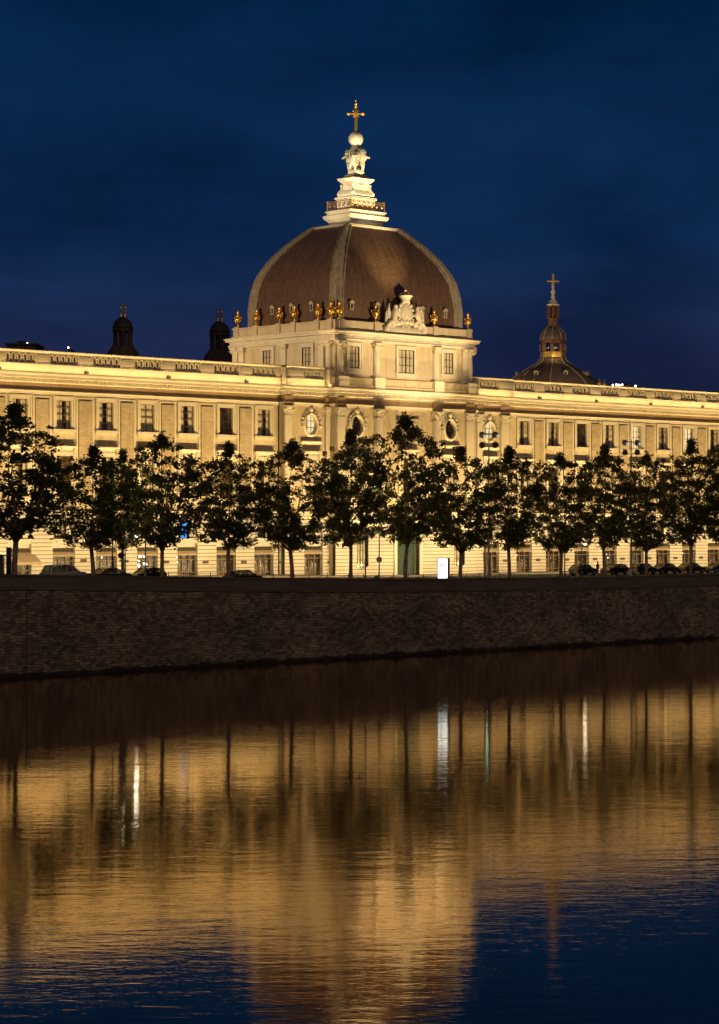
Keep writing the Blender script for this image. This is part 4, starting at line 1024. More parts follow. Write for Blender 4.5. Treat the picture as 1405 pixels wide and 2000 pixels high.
g = P(); g.lathe(SX, SY, lp, 24, a8); c2 = cpart(g, 'cupola', 'brown_slate', True)
for k in range(8):
    t = a8+2*PI*k/8; g = P(); g.tube([(SX+r*math.cos(t), SY+r*math.sin(t), z) for r, z in lp], .13, 6); cpart(g, 'rib', 'lead', parent=c2)
g = P(); g.lathe(SX, SY, [(r8(21), zc_(638)), (r8(20), zc_(623)), (r8(24), zc_(622)), (r8(24), zc_(621)), (r8(12), zc_(620.5)), (r8(12), zc_(598))], 8, a8)
for k in range(8):
    t = a8+2*PI*k/8; g.tube([(SX+r8(21)*math.cos(t), SY+r8(21)*math.sin(t), zc_(621)), (SX+r8(21)*math.cos(t), SY+r8(21)*math.sin(t), zc_(597))], .17, 6)
cpart(g, 'spire', 'red_slate')
g = P(); g.lathe(SX, SY, [(r8(22), zc_(597)), (r8(25), zc_(596)), (r8(25), zc_(594.5)), (r8(19), zc_(593)), (r8(17), zc_(589)), (r8(9), zc_(585)), (r8(7), zc_(583)), (r8(9), zc_(578)), (r8(5), zc_(576)), (r8(10), zc_(570)), (r8(8), zc_(567)), (r8(4), zc_(564)), (r8(6), zc_(560)), (r8(3), zc_(556))], 12); cpart(g, 'finial', 'sculpt', True)
g = P(); zz = zc_(549); g.box(SX-.16, SX+.16, SY-.16, SY+.16, zc_(558), zc_(540)); g.tube([(SX-.8*.75, SY+.6*.75, zz), (SX+.8*.75, SY-.6*.75, zz)], .16, 8)
for s_ in (-1, 1): g.ball((SX+s_*.66, SY-s_*.5, zz), .22, 8, 6)
g.lathe(SX, SY, [(.1, zc_(541)), (.24, zc_(538)), (.16, zc_(535)), (.02, zc_(532.5))], 8); cpart(g, 'cross', 'gilt_cross')
# ================================================================== TWIN DARK TURRETS
def turret(px, ys, label):
    D = 330.0; a_, b_ = ray(px); X, Y = a_*D, b_*D; m = D/F
    def z(y): return CZ+(HOR-y)*m
    t = empty('bell_turret', (X, Y, 31.9)); tag(t, label, 'turret', 'dark bell turrets behind the left wing roof')
    def tp(g, name, mat, smooth=False):
        g.v = [(p[0]-X, p[1]-Y, p[2]-31.9) for p in g.v]; o = g.build(name, mat, t, smooth); return o
    k = ys
    g = P(); g.lathe(X, Y, [(2.6, 31.0), (2.2, z(690+k)), (1.7, z(680+k)), (1.5, z(677+k)), (1.55, z(675+k)), (1.35, z(675+k))], 8); tp(g, 'base', 'turret')
    g = P()
    for i in range(8):
        an = 2*PI*i/8+.2; g.tube([(X+1.2*math.cos(an), Y+1.2*math.sin(an), z(676+k)), (X+1.2*math.cos(an), Y+1.2*math.sin(an), z(645+k))], .16, 6)
    g.lathe(X, Y, [(.55, z(676+k)), (.55, z(645+k))], 8)
    g.lathe(X, Y, [(1.3, z(648+k)), (1.45, z(646+k)), (1.45, z(643+k)), (1.3, z(642+k))], 16); tp(g, 'colonnade', 'turret')
    g = P(); g.lathe(X, Y, [(1.42, z(642+k)), (1.4, z(637+k)), (1.2, z(629+k)), (.8, z(623+k)), (.35, z(619+k)), (.05, z(618+k))], 16); tp(g, 'cap', 'dark_roof', True)
    for s_ in (-1, 1):
        dx, dy = s_*.22*SA*1.0, -s_*.22*CA
        g = P(); h = 0 if s_ < 0 else 1
        g.lathe(X+dx*1.3, Y+dy*1.3, [(.2, z(620+k)), (.13, z(612+k)), (.2, z(609+k)), (.1, z(606+k)), (.17, z(602+k)), (.1, z(598+k)), (.17, z(595-h+k)), (.03, z(591-h+k))], 8)
        tp(g, 'finial', 'gold')
turret(240, 0, 'dark domed bell turret with twin gilt finials, leftmost of the two turrets')
turret(429, 8.5, 'dark domed bell turret with twin gilt finials, directly left of the great dome')
# church body carrying the turrets and roof plant
cb = empty('rear_church', (205, 236, 6.3)); tag(cb, 'dark roof of a church block hidden behind the left wing, under the turrets', 'church')
t0 = ray(240); t1 = ray(429)
for o in (t0, t1):
    X, Y = o[0]*330, o[1]*330
    g = P(); g.box(X-3, X+3, Y-3, Y+3, 6.3, 31.9); g.v = [(p[0]-205, p[1]-236, p[2]-6.3) for p in g.v]; g.build('tower', 'turret', cb)
    g = P(); g.stack(X-205, Y-236, [(25.6, 4.3, 4.3), (27.5, 2.4, 2.4)]); g.build('roof', 'dark_roof', cb)
def rooftop(px0, px1, y0, D, label, lampspx=()):
    a_, b_ = ray((px0+px1)/2); X, Y = a_*D, b_*D; m = D/F; wd = (px1-px0)*m/2
    t = empty('rooftop_plant', (X, Y, 6.3), -(PI/2-A)+0); tag(t, label, 'building')
    top = CZ+(HOR-y0)*m-6.3
    g = P(); g.box(-wd, wd, -4, 4, 0, top-.35); g.build('wall', 'turret', t)
    g = P(); g.box(-wd-.3, wd+.3, -4.3, 4.3, top-.35, top-.1); g.box(-wd*.5, wd*.2, -1, 1, top-.1, top+.5); g.build('roof', 'dark_roof', t)
    for q, yy, s_ in lampspx:
        lx = (q-(px0+px1)/2)*m; z = CZ+(HOR-yy)*m-6.3
        g = P(); g.ball((lx, -4.6, z), s_, 8, 6); lo = g.build('lamp', 'lamp_flood', t)
        g = P(); g.box(lx-.06, lx+.06, -4.55, -4.4, top-1.5, z); g.build('lamp_bracket', 'metal', t)
rooftop(22, 76, 673, 345, 'dark rooftop machine room behind the balustrade at the far left', [(62, 674, .07)])
rooftop(1206, 1241, 754.5, 410, 'dark rooftop block beside bright roof lamps behind the right balustrade', [(1192, 755, .13), (1199, 754.5, .16), (1204, 755, .16), (1210, 754.5, .14), (1236, 757, .13)])
rooftop(128, 153, 690, 345, 'low dark rooftop hatch with one small white lamp above the left balustrade', [(141, 683.5, .1)])
# ================================================================== TREES
def make_tree(seed, h, R, z0=3.7):
    r = random.Random(seed); tr = P(); lf = P()
    top = h
    def pt(t, a, rad): return Vector((rad*math.cos(a), rad*math.sin(a), t))
    lean = Vector((r.uniform(-.25, .25), r.uniform(-.25, .25), 0))
    fork = r.uniform(3.1, 3.8)
    tr.tube([(0, 0, -.3), (0, 0, .15), lean*.3+Vector((0, 0, fork*.5)), lean+Vector((0, 0, fork))], [.30, .23, .19, .19], 9)
    tips = []
    F0 = lean+Vector((0, 0, fork-.1))
    nl = r.choice((4, 5, 5))
    for i in range(nl+1):
        a = 2*PI*i/nl+r.uniform(-.4, .4)
        if i == nl: R1, H1 = .5, h*r.uniform(.78, .85)
        else: R1, H1 = R*r.uniform(.45, .8), h*r.uniform(.55, .86)
        end = Vector((R1*math.cos(a), R1*math.sin(a), H1)); c1 = F0+Vector((R1*.55*math.cos(a), R1*.55*math.sin(a), (H1-fork)*.28)); pts = []
        for k in range(7):
            t = k/6; p = F0*(1-t)**2+c1*2*t*(1-t)+end*t*t
            pts.append(p+Vector((r.uniform(-.12, .12), r.uniform(-.12, .12), 0))*(1 if 0 < k else 0))
        tr.tube(pts, [.14-.115*k/6 for k in range(7)], 7); tips.append(end)
        for k in range(1, 7):
            for _ in range(2 if k > 1 else 1):
                b = pts[k]; a2 = a+r.uniform(-1.5, 1.5); ln = r.uniform(.9, 2.3)*(1.1-k*.09)
                e = b+Vector((math.cos(a2)*ln, math.sin(a2)*ln, r.uniform(-.25, 1.0)*ln*.8)); mid = (b+e)/2+Vector((0, 0, .15*ln))
                tr.tube([b, mid, e], [.055, .035, .012], 5); tips.append(e); tips.append(mid)
    cen = []
    def env(z):
        t = (z-z0)/(h*.93-z0)
        if t < 0 or t > 1: return 0
        return R*min(1, (t/.28+.12)**.6)*(1-max(0, (t-.5)/.5)**3)**.5
    cen += [(t, r.uniform(.3, .65)) for t in tips if 3.9 < t.z < h*.72]
    lob = [(r.uniform(0, 2*PI), r.uniform(.1, .95), r.uniform(.82, 1.15)) for _ in range(9)]
    n = int(195*h/14)
    for _ in range(n*3):
        z = z0+(h-z0)*r.uniform(0, 1)**.95; a = r.uniform(0, 2*PI); e = env(z)
        for la, lz, lk in lob:
            if abs((z-z0)/(h-z0)-lz) < .13 and abs(math.sin((a-la)/2)) < .35: e *= lk
        q = math.sqrt(r.uniform(.02, 1))*e
        if r.random() < .36: cen.append((Vector((q*math.cos(a), q*math.sin(a), z)), r.uniform(.22, .62)))
    for _ in range(12):   # leading shoots
        a = r.uniform(0, 2*PI); q = r.uniform(.2, .75*R); cen.append((Vector((q*math.cos(a), q*math.sin(a), h*(1-.035*q)*r.uniform(.86, .96))), .3))
    for _ in range(4):
        a = r.uniform(0, 2*PI); q = r.uniform(.1, .9)
        for k in range(3): cen.append((Vector((q*math.cos(a), q*math.sin(a), h*(.93+.022*k))), .24-.05*k))
    for c, cr in cen:
        for _ in range(int(58*(cr/.55)**1.6*r.uniform(.6, 1.2))):
            d = Vector((r.gauss(0, 1), r.gauss(0, 1), r.gauss(0, .75)))*cr*.52; p = c+d
            s = r.uniform(.08, .145)
            u = Vector((r.gauss(0, 1), r.gauss(0, 1), r.gauss(0, .6))).normalized(); w_ = u.cross(Vector((r.gauss(0, 1), r.gauss(0, 1), r.gauss(0, 1)))).normalized()
            lf.add([p-u*s, p-u*s*.2+w_*s*.95, p+u*s*.55+w_*s*.5, p+u*s*1.15, p+u*s*.45-w_*s*.55, p-u*s*.2-w_*s*.9], [(0, 1, 2, 3, 4, 5)])
    return tr, lf
proto = []
for i, (sd, h, R) in enumerate(((3, 14.5, 4.5), (11, 14.5, 4.8), (23, 14.5, 4.4), (37, 14.5, 4.9), (51, 14.5, 4.6))):
    tr, lf = make_tree(sd, h, R)
    a = tr.build('trunk', 'bark', None, True); b = lf.build('crown', 'leaf', None)
    proto.append((a.data, b.data)); COL.objects.unlink(a); COL.objects.unlink(b); bpy.data.objects.remove(a); bpy.data.objects.remove(b)
TREES = [(28, 795, 1.25, 'tallest leafy plane tree at the far left, beside the dark kiosk'),
         (183, 876, 1.0, 'plane tree standing right behind the silver people carrier'),
         (317, 845, 1.0, 'plane tree with a pale forked trunk before the blue lit mezzanine window'),
         (447, 868, .95, 'slim dark plane tree just left of the parked dark hatchback'),
         (572, 866, 1.05, 'dense plane tree under the corner drainpipe left of the domed pavilion'),
         (686, 842, .95, 'open plane tree with a many-armed fork in front of the pavilion corner'),
         (792, 816, 1.05, 'tall plane tree with pale trunk standing before the green portal door'),
         (900, 876, 1.05, 'dense plane tree immediately right of the lit advertising panel'),
         (997, 876, 1.0, 'plane tree right of the tall floodlight mast'),
         (1097, 885, 1.0, 'leaning dark plane tree left of the lone pedestrian'),
         (1183, 872, .92, 'plane tree with sunken pale trunk just right of the lone pedestrian'),
         (1265, 884, 1.0, 'plane tree right of the second floodlight mast among parked cars'),
         (1352, 862, 1.0, 'plane tree beside the round globe lamp near the right edge'),
         (1432, 850, 1.0, 'plane tree cut by the right edge of the view')]
def place_tree(px, ytop, ws, label, dy=3.4, var=None, grp='plane trees lined up along the quay pavement', drop=0):
    X = onY(px, 182); X = onY(px, wallY(X)+dy); Y = wallY(X)+dy; g0 = GZ(X, Y)+.1
    H = zAt(ytop, X, Y)-g0; s = H/14.5
    t = empty('plane_tree', (X, Y, g0), rnd.uniform(0, 6.28)); t.scale = (ws*1.04, ws*1.04, s); tag(t, label, 'tree', grp)
    v = proto[rnd.randrange(5) if var is None else var]
    for nm, me in (('trunk', v[0]), ('crown', v[1])): o = bpy.data.objects.new(nm, me); COL.objects.link(o); o.parent = t
for i, (px, y, ws, lb) in enumerate(TREES): place_tree(px, y, ws, lb, var=(i*2+i//5) % 5)
place_tree(243, 882, .72, 'small lamplit green tree between two plane trees near the no-parking sign', dy=11, var=1, grp='plane trees lined up along the quay pavement')
# ================================================================== STREET FURNITURE
def at(px, dy, ref=182):
    X = onY(px, ref); X = onY(px, wallY(X)+dy); Y = wallY(X)+dy; return X, Y, GZ(X, Y)+.12
def lens_light(t, loc, power, col, rot=(0, 0, 0), spot=None):
    d = bpy.data.lights.new('lamp_light', 'SPOT' if spot else 'POINT'); d.energy = power; d.color = col; d.shadow_soft_size = .22
    if spot: d.spot_size = spot; d.spot_blend = .6
    o = bpy.data.objects.new('lamp_light', d); COL.objects.link(o); o.parent = t; o.location = loc; o.rotation_euler = rot; return o
def street_lamp(px, y_head, dy, label, arm=1.2, power=0, lens='lamp_white'):
    X, Y, g0 = at(px, dy); h = zAt(y_head, X, Y)-g0
    t = empty('street_lamp', (X, Y, g0)); tag(t, label, 'street lamp', 'street lamps along the quay')
    g = P(); g.lathe(0, 0, [(.14, 0), (.13, .8), (.08, .9), (.055, h*.7), (.05, h)], 10); g.build('pole', 'metal', t)
    g = P(); g.tube([(0, 0, h-.3), (arm*.4*SA, -arm*.4*CA, h+.02), (arm*SA, -arm*CA, h+.06)], .035, 6); g.build('arm', 'metal', t)
    ax_, ay_ = arm*SA, -arm*CA
    g = P(); g.ball((ax_, ay_, h+.08), (.36, .3, .1), 12, 6); hd = g.build('lamp_head', 'grey_metal', t)
    g = P(); g.ball((ax_, ay_, h-.02), (.24, .2, .13), 10, 5); g.build('lens', lens, hd)
    if power: lens_light(t, (ax_, ay_, h-.15), power, (1, .95, .8))
street_lamp(247, 1046, 9.5, 'thin lamp post with a short arm beside the no-parking sign', 1.1, 70)
street_lamp(222, 960, 9.5, 'tall street lamp hidden in leaves left of the no-parking sign', 1.0, 260)
street_lamp(716, 950, 6, 'street lamp buried in the crown left of the round traffic sign', .8, 160)
street_lamp(1108, 998, 9, 'street lamp among the leaves right of the leaning tree', .7, 40)
street_lamp(1142, 1062, 10, 'low street lamp left of the lone pedestrian', .4, 35)
X, Y, g0 = at(286, 8); h = zAt(1021, X, Y)-g0
t = empty('double_lamp_post', (X, Y, g0)); tag(t, 'pale post with a curved arm standing before the brightly lit shop', 'street lamp')
g = P(); g.lathe(0, 0, [(.13, 0), (.12, .7), (.075, .8), (.06, h)], 10); g.build('pole', 'grey_metal', t)
g = P(); g.tube([(0, 0, h-.1), (-.5*SA, .5*CA, h+.15), (-1.0*SA, 1.0*CA, h+.05)], .04, 6); g.tube([(0, 0, h-.1), (.5*SA, -.5*CA, h+.15), (1.0*SA, -1.0*CA, h+.05)], .04, 6); g.build('arm', 'grey_metal', t)
g = P(); g.ball((1.05*SA, -1.05*CA, h+.03), (.25, .2, .08), 10, 5); g.ball((-1.05*SA, 1.05*CA, h+.03), (.25, .2, .08), 10, 5); g.build('lamp_head', 'grey_metal', t)
# globe lamp at right
X, Y, g0 = at(1353, 9); h = zAt(1028, X, Y)-g0
t = empty('globe_lamp', (X, Y, g0)); tag(t, 'unlit round globe lamp on a post near the right edge', 'street lamp')
g = P(); g.lathe(0, 0, [(.12, 0), (.11, .7), (.06, .8), (.05, h-.4), (.15, h-.35), (.1, h-.28)], 10); g.build('pole', 'grey_metal', t)
g = P(); g.ball((0, 0, h), .38, 14, 10); g.build('globe', noisy('opal_glass', (.6, .6, .5, 1), (.7, .7, .58, 1), 2, .3), t, True)
# traffic light (cyan glow in the leaves)
X, Y, g0 = at(953, 12); h = zAt(1040, X, Y)-g0
t = empty('traffic_light', (X, Y, g0)); tag(t, 'traffic light showing green beside the tall floodlight mast', 'traffic light')
g = P(); g.lathe(0, 0, [(.1, 0), (.08, h-.5), (.08, h+.5)], 10); g.build('pole', 'grey_metal', t)
g = P(); g.box(-.17, .17, -.35, -.08, h-.5, h+.5); hs = g.build('housing', 'metal', t)
for k, mt in enumerate(('sash_dark', 'sash_dark', 'lamp_cyan')):
    g = P(); g.ball((0, -.36, h+.3-.3*k), (.11, .04, .11), 10, 6); g.build('lens', mt, hs)
# flood masts
def flood_mast(px, ytop, dy, label, lit):
    X, Y, g0 = at(px, dy); h = zAt(ytop, X, Y)-g0
    t = empty('floodlight_mast', (X, Y, g0)); tag(t, label, 'light mast', 'floodlight masts aimed at the building')
    g = P(); g.lathe(0, 0, [(.22, 0), (.2, 1.2), (.12, 1.3), (.06, h)], 12); g.build('mast', 'grey_metal', t)
    g = P()
    for z in (h-.3, h-1.75): g.tube([(-.85*SA, .85*CA, z), (.85*SA, -.85*CA, z)], .045, 6)
    g.build('crossbar', 'metal', t)
    for z in (h-.45, h-1.6):
        for s_ in (-1, 1):
            x_, y_ = s_*.75*SA, -s_*.75*CA
            g = P(); g.tube([(x_, y_-.32, z), (x_, y_-.12, z+.02), (x_, y_+.16, z+.04)], [.14, .34, .38], 12); hd = g.build('floodlight', 'metal' if z < h-1 else 'grey_metal', t, True)
            if z > h-1: g = P(); g.ball((x_, y_-.34, z-.12), (.17, .1, .17), 12, 7); g.build('glowing_globe', 'mast_glow', hd, True)
            g = P(); g.tube([(x_, y_+.17, z+.04), (x_, y_+.2, z+.04)], .33, 12); g.build('lens', 'lamp_flood' if lit and z < h-1 else 'pane', hd)
    return X, Y, g0+h
m1 = flood_mast(957, 842, 4.6, 'tall floodlight mast with four round heads in front of the right oval window', True)
m2 = flood_mast(1236, 858, 4.6, 'tall floodlight mast rising between parked cars on the right', True)
# signs
def sign(px, y, dy, label, kind):
    X, Y, g0 = at(px, dy); h = zAt(y, X, Y)-g0
    t = empty('traffic_sign', (X, Y, g0), -(PI/2-A)); tag(t, label, 'sign')
    g = P(); g.tube([(0, 0, 0), (0, 0, h+.5)], .035, 8); g.build('post', 'grey_metal', t)
    g = P(); n = 24
    def disc(r, y0, y1, z=h): g.add([(r*math.cos(2*PI*k/n), y0, z+r*math.sin(2*PI*k/n)) for k in range(n)]+[(r*math.cos(2*PI*k/n), y1, z+r*math.sin(2*PI*k/n)) for k in range(n)], [tuple(range(n)), tuple(range(2*n-1, n-1, -1))]+[(k, (k+1) % n, n+(k+1) % n, n+k) for k in range(n)])
    if kind == 'nopark':
        disc(.33, -.06, -.04); p_ = g.build('plate', noisy('sign_red', (.3, .02, .03, 1), (.35, .03, .04, 1), 3, .5), t)
        g = P(); disc(.26, -.075, -.061); q = g.build('face', noisy('sign_blue', (.02, .04, .2, 1), (.03, .06, .25, 1), 3, .5), p_)
        g = P(); g.box(-.26, .26, -.088, -.078, -.03, .03); g.v = [tuple(Matrix.Rotation(PI/4, 3, 'Y') @ Vector(v))for v in g.v]; g.v = [(a, b, c+h) for a, b, c in g.v]; g.build('bar', noisy('sign_red2', (.3, .02, .03, 1), (.35, .03, .04, 1), 3, .5), p_)
        g = P(); g.box(-.2, .2, -.06, -.04, h-.55, h-.4); g.build('supplementary_plate', 'cone', t)
    else:
        disc(.33, -.05, -.03); p_ = g.build('plate', 'cone', t)
        g = P(); disc(.27, -.062, -.051); g.build('face', 'grey_metal', p_)
        g = P(); g.lathe(-.3, .1, [(.35, 0), (.32, .5), (.4, .55), (.05, .9)], 8); g.build('base', 'green', t)
sign(239, 1085, 8.5, 'round blue no-parking sign with red bar and small plate', 'nopark')
sign(743, 1093, 6.5, 'round grey sign seen from behind on a thin tall post', 'back')
X, Y, g0 = at(743.5, 7.0); h = zAt(985, X, Y)-g0
t = empty('slim_post', (X, Y, g0)); tag(t, 'slim dark tall post rising into the leaves behind the round grey sign', 'post')
g = P(); g.lathe(0, 0, [(.1, 0), (.09, .6), (.06, .7), (.05, h)], 8); g.build('pole', 'metal', t)
g = P(); g.tube([(0, 0, h), (.3, -.2, h+.2), (.6, -.5, h+.2)], .03, 6); g.build('bracket', 'metal', t)
# lit advertising panel
X, Y, g0 = at(866, 3.6); h = zAt(1089.5, X, Y)-g0
t = empty('advertising_panel', (X, Y, g0), -(PI/2-A)); tag(t, 'glowing white advertising panel in a dark frame on the pavement', 'advertising panel')
wd = .52; fr = P()
fr.box(-wd-.08, wd+.26, .02, .2, .3, h)
for s_ in (-.5, .5): fr.box(s_-.05, s_+.05, .04, .18, 0, .3)
fr.build('frame', 'metal', t)
M['sign_white'] = emit('backlit_poster', (.74, .88, 1, 1), 3.0)
g = P(); g.box(-wd, wd, 0, .018, .42, h-.1); po_ = g.build('poster', 'sign_white', t)
g = P()   # the little red and black squiggle on the poster
g.tube([(.12, -.006, h-.62), (-.1, -.006, h-.5), (-.16, -.006, h-.7), (-.12, -.006, h-1.0), (-.26, -.006, h-1.2)], [.02, .04, .07, .06, .03], 6)
g.v = [(x, -.006 if y > -.006 else -.012, z) for x, y, z in g.v]
g.build('print', noisy('poster_ink', (.25, .06, .08, 1), (.15, .05, .12, 1), 3, .6), po_)
# kiosk at the left edge
X, Y, g0 = at(12, 5.5)
t = empty('kiosk', (X, Y, g0), -(PI/2-A)); tag(t, 'dark glazed kiosk or bus shelter at the left edge', 'shelter')
hk = zAt(1069, X, Y)-g0
g = P(); g.box(-.9, -.2, -.5, .5, 0, hk*.75); g.build('cabinet', 'metal', t)
g = P(); g.box(.05, .5, -.2, .2, 0, hk); g.build('column', 'metal', t)
g = P(); g.box(.1, .45, -.23, -.21, .3, hk-.2); g.build('panel', 'car_glass', t)
g = P(); g.box(-2.0, .9, -.7, .7, hk*.75, hk*.75+.1); g.build('roof', 'metal', t)
# guard rails along the pavement edge
for i, (p0, p1) in enumerate(((330, 452), (500, 640), (652, 770), (800, 940), (950, 1090))):
    a_ = at(p0, 5.3); b_ = at(p1, 5.3)
    t = empty('guard_rail', a_); tag(t, ['low pavement guard rail in front of the blue-lit shop bay', 'low pavement guard rail in front of the pink and brown shopfronts', 'low pavement guard rail left of the green portal', 'low pavement guard rail beside the advertising panel', 'low pavement guard rail right of the tall floodlight mast'][i], 'railing', 'guard rails along the pavement')
    d = Vector(b_)-Vector(a_); n = max(2, round(d.length/2.4))
    for k in range(n+1):
        p = d*k/n; g = P(); g.lathe(p.x, p.y, [(.05, p.z-.1), (.045, p.z+.95), (.06, p.z+1.0), (.02, p.z+1.06)], 8); g.build('post', 'metal', t)
    g = P()
    for z in (.45, .92): g.tube([(0, 0, z), (d.x, d.y, d.z+z)], .022, 5)
    g.build('rail', 'metal', t)
# ================================================================== VEHICLES
def make_car(px, dy, label, paint, kind='hatch', flip=False, Yabs=None, cat='car'):
    if Yabs is None: X, Y, g0 = at(px, dy); g0 -= .12
    else: X = onY(px, Yabs); Y = Yabs; g0 = GZ(X, Y)
    t = empty('parked_car', (X, Y, g0), (PI if flip else 0)+math.atan2(WT(X+2)-WT(X-2), 4)*0); tag(t, label, cat, 'cars parked on the quay street')
    if kind == 'mpv': L, H, belt, prof, gh = 4.5, 1.66, .95, [(-2.25, .3), (-2.25, .75), (-2.1, .98), (-1.25, 1.02), (2.1, 1.0), (2.24, .7), (2.25, .3)], [(-1.5, .98), (-.55, 1.6), (.2, 1.66), (1.75, 1.6), (2.12, .98)]
    elif kind == 'sedan': L, H, belt, prof, gh = 4.5, 1.43, .9, [(-2.25, .3), (-2.25, .62), (-2.05, .82), (-1.1, .92), (1.2, .93), (2.2, .9), (2.25, .55), (2.2, .3)], [(-1.15, .9), (-.35, 1.38), (.3, 1.43), (.95, 1.37), (1.7, .9)]
    else: L, H, belt, prof, gh = 4.0, 1.47, .92, [(-2.0, .3), (-2.0, .68), (-1.82, .86), (-1.0, .95), (1.7, .96), (1.95, .85), (2.0, .3)], [(-1.12, .93), (-.35, 1.42), (.3, 1.47), (1.35, 1.4), (1.85, .93)]
    W = .86
    def loft(p, w0, w1, zmid):
        g = P(); n = len(p); vs = []
        for s_ in (-1, 1):
            for x, z in p: vs.append((x*.985 if s_ else x, s_*(w0+(w1-w0)*max(0, (z-zmid))/(H-zmid) if z > zmid else w0-(.06 if z < .4 else 0)), z))
        g.add(vs, [tuple(range(n)), tuple(range(2*n-1, n-1, -1))]+[(k, n+k, n+(k+1) % n, (k+1) % n) for k in range(n)])
        return g
    g = loft(prof, W, W-.08, .9)
    body = g.build('body', paint, t); bv = body.modifiers.new('b', 'BEVEL'); bv.width = .08; bv.segments = 3; bv.limit_method = 'ANGLE'
    cab = loft(gh, W-.07, W-.24, .9); cb_ = cab.build('cabin', 'car_glass', t)
    # roof skin and pillars
    g = P(); up = [q for q in gh if q[1] > 1.2]
    rp = []
    for s_ in (-1, 1):
        for x, z in up: rp.append((x, s_*(W-.22), z+.015))
    n = len(up); g.add(rp, [(k, k+1, n+k+1, n+k) for k in range(n-1)])
    def pil(x0, z0, x1, z1, th=.07):
        for s_ in (-1, 1): g.tube([(x0, s_*(W-.07), z0), (x1, s_*(W-.225), z1)], th*.5, 5)
    for k in range(len(gh)-1): pil(gh[k][0], gh[k][1], gh[k+1][0], gh[k+1][1], .08) if gh[k][1] > 1.2 and gh[k+1][1] > 1.2 else None
    for (xa, xb) in ((gh[0][0], up[0][0]), (.15, .1), (gh[-1][0], up[-1][0])): 
        for s_ in (-1, 1): g.tube([(xa, s_*(W-.08), .93), (xb, s_*(W-.225), 1.4 if kind != 'mpv' else 1.6)], .045, 5)
    if kind == 'mpv':
        for s_ in (-1, 1): g.tube([(-.6, s_*(W-.08), .95), (-.35, s_*(W-.22), 1.6)], .04, 5); g.tube([(1.25, s_*(W-.08), .95), (1.15, s_*(W-.22), 1.6)], .05, 5)
    g.build('roof', paint, t, True)
    for sx in (-1, 1):
        for sy in (-1, 1):
            wx_ = sx*L*.31; g = P(); vs = []
            for y0, r0 in ((.02, .3), (.0, .33), (-.18, .33), (-.2, .3)): pass
            n = 20
            rings = [(sy*(W+.01), .20), (sy*(W+.02), .31), (sy*(W-.02), .335), (sy*(W-.2), .335), (sy*(W-.22), .2)]
            for yy, rr in rings: vs += [(wx_+rr*math.cos(2*PI*k/n), yy, .335+rr*math.sin(2*PI*k/n)) for k in range(n)]
            g.add(vs, [(i*n+k, i*n+(k+1) % n, (i+1)*n+(k+1) % n, (i+1)*n+k) for i in range(4) for k in range(n)]); wh = g.build('wheel', 'tyre', t, True)
            g = P(); g.add([(wx_+.2*math.cos(2*PI*k/n), sy*(W+.005), .335+.2*math.sin(2*PI*k/n)) for k in range(n)], [tuple(range(n))]); g.build('rim', 'rim', wh)
    for sy in (-1, 1):
        g = P(); g.ball((-L/2+.1, sy*.62, .68), (.08, .18, .09), 8, 5); g.build('headlight', 'rim', t)
        g = P(); g.box(L/2-.08, L/2+.01, sy*.72-.1, sy*.72+.1, .7, .9); g.build('taillight', noisy('tail_red', (.2, .01, .01, 1), (.25, .02, .02, 1), 2, .3) if 'tail' not in M else M['tail'], t)
        g = P(); g.ball((gh[0][0]+.35, sy*(W+.12), 1.0), (.07, .1, .08), 8, 5); g.build('mirror', paint, t)
    return t
M['tail'] = noisy('tail_red', (.2, .01, .01, 1), (.25, .02, .02, 1), 2, .3)
M['c_silver'] = car_paint('silver_paint', (.6, .56, .5, 1)); M['c_dark'] = car_paint('dark_paint', (.03, .03, .033, 1)); M['c_grey'] = car_paint('grey_paint', (.05, .045, .04, 1))
M['c_green'] = car_paint('dark_green_paint', (.02, .04, .025, 1)); M['c_beige'] = car_paint('beige_paint', (.1, .08, .06, 1))
make_car(126, 8.5, 'silver people carrier parked behind the parapet at the left', 'c_silver', 'mpv', True)
make_car(217, 9.5, 'low dark saloon between the silver people carrier and the brightly lit shop', 'c_grey', 'sedan', True)
make_car(290, 11, 'small brown-grey hatchback in front of the brightly lit shop', 'c_grey', 'hatch')
make_car(477, 6.8, 'dark green hatchback whose roof shows above the parapet near the middle', 'c_green', 'hatch', True)
for px, lb, pt_, kd, fl in ((1140, 'dark rounded car under a tree left of the lone pedestrian', 'c_dark', 'hatch', 1), (1201, 'dark car just right of the lone pedestrian', 'c_dark', 'hatch', 0),
                            (1257, 'dark hatchback behind the second floodlight mast', 'c_grey', 'hatch', 1), (1297, 'brown-grey saloon seen clear of the trees, between two trunks on the right', 'c_beige', 'sedan', 0),
                            (1350, 'dark long car behind the tree with the globe lamp', 'c_dark', 'sedan', 1), (1403, 'grey car cut by the right edge of the view', 'c_grey', 'sedan', 0)):
    make_car(px, 0, lb, pt_, kd, bool(fl), Yabs=203.6)
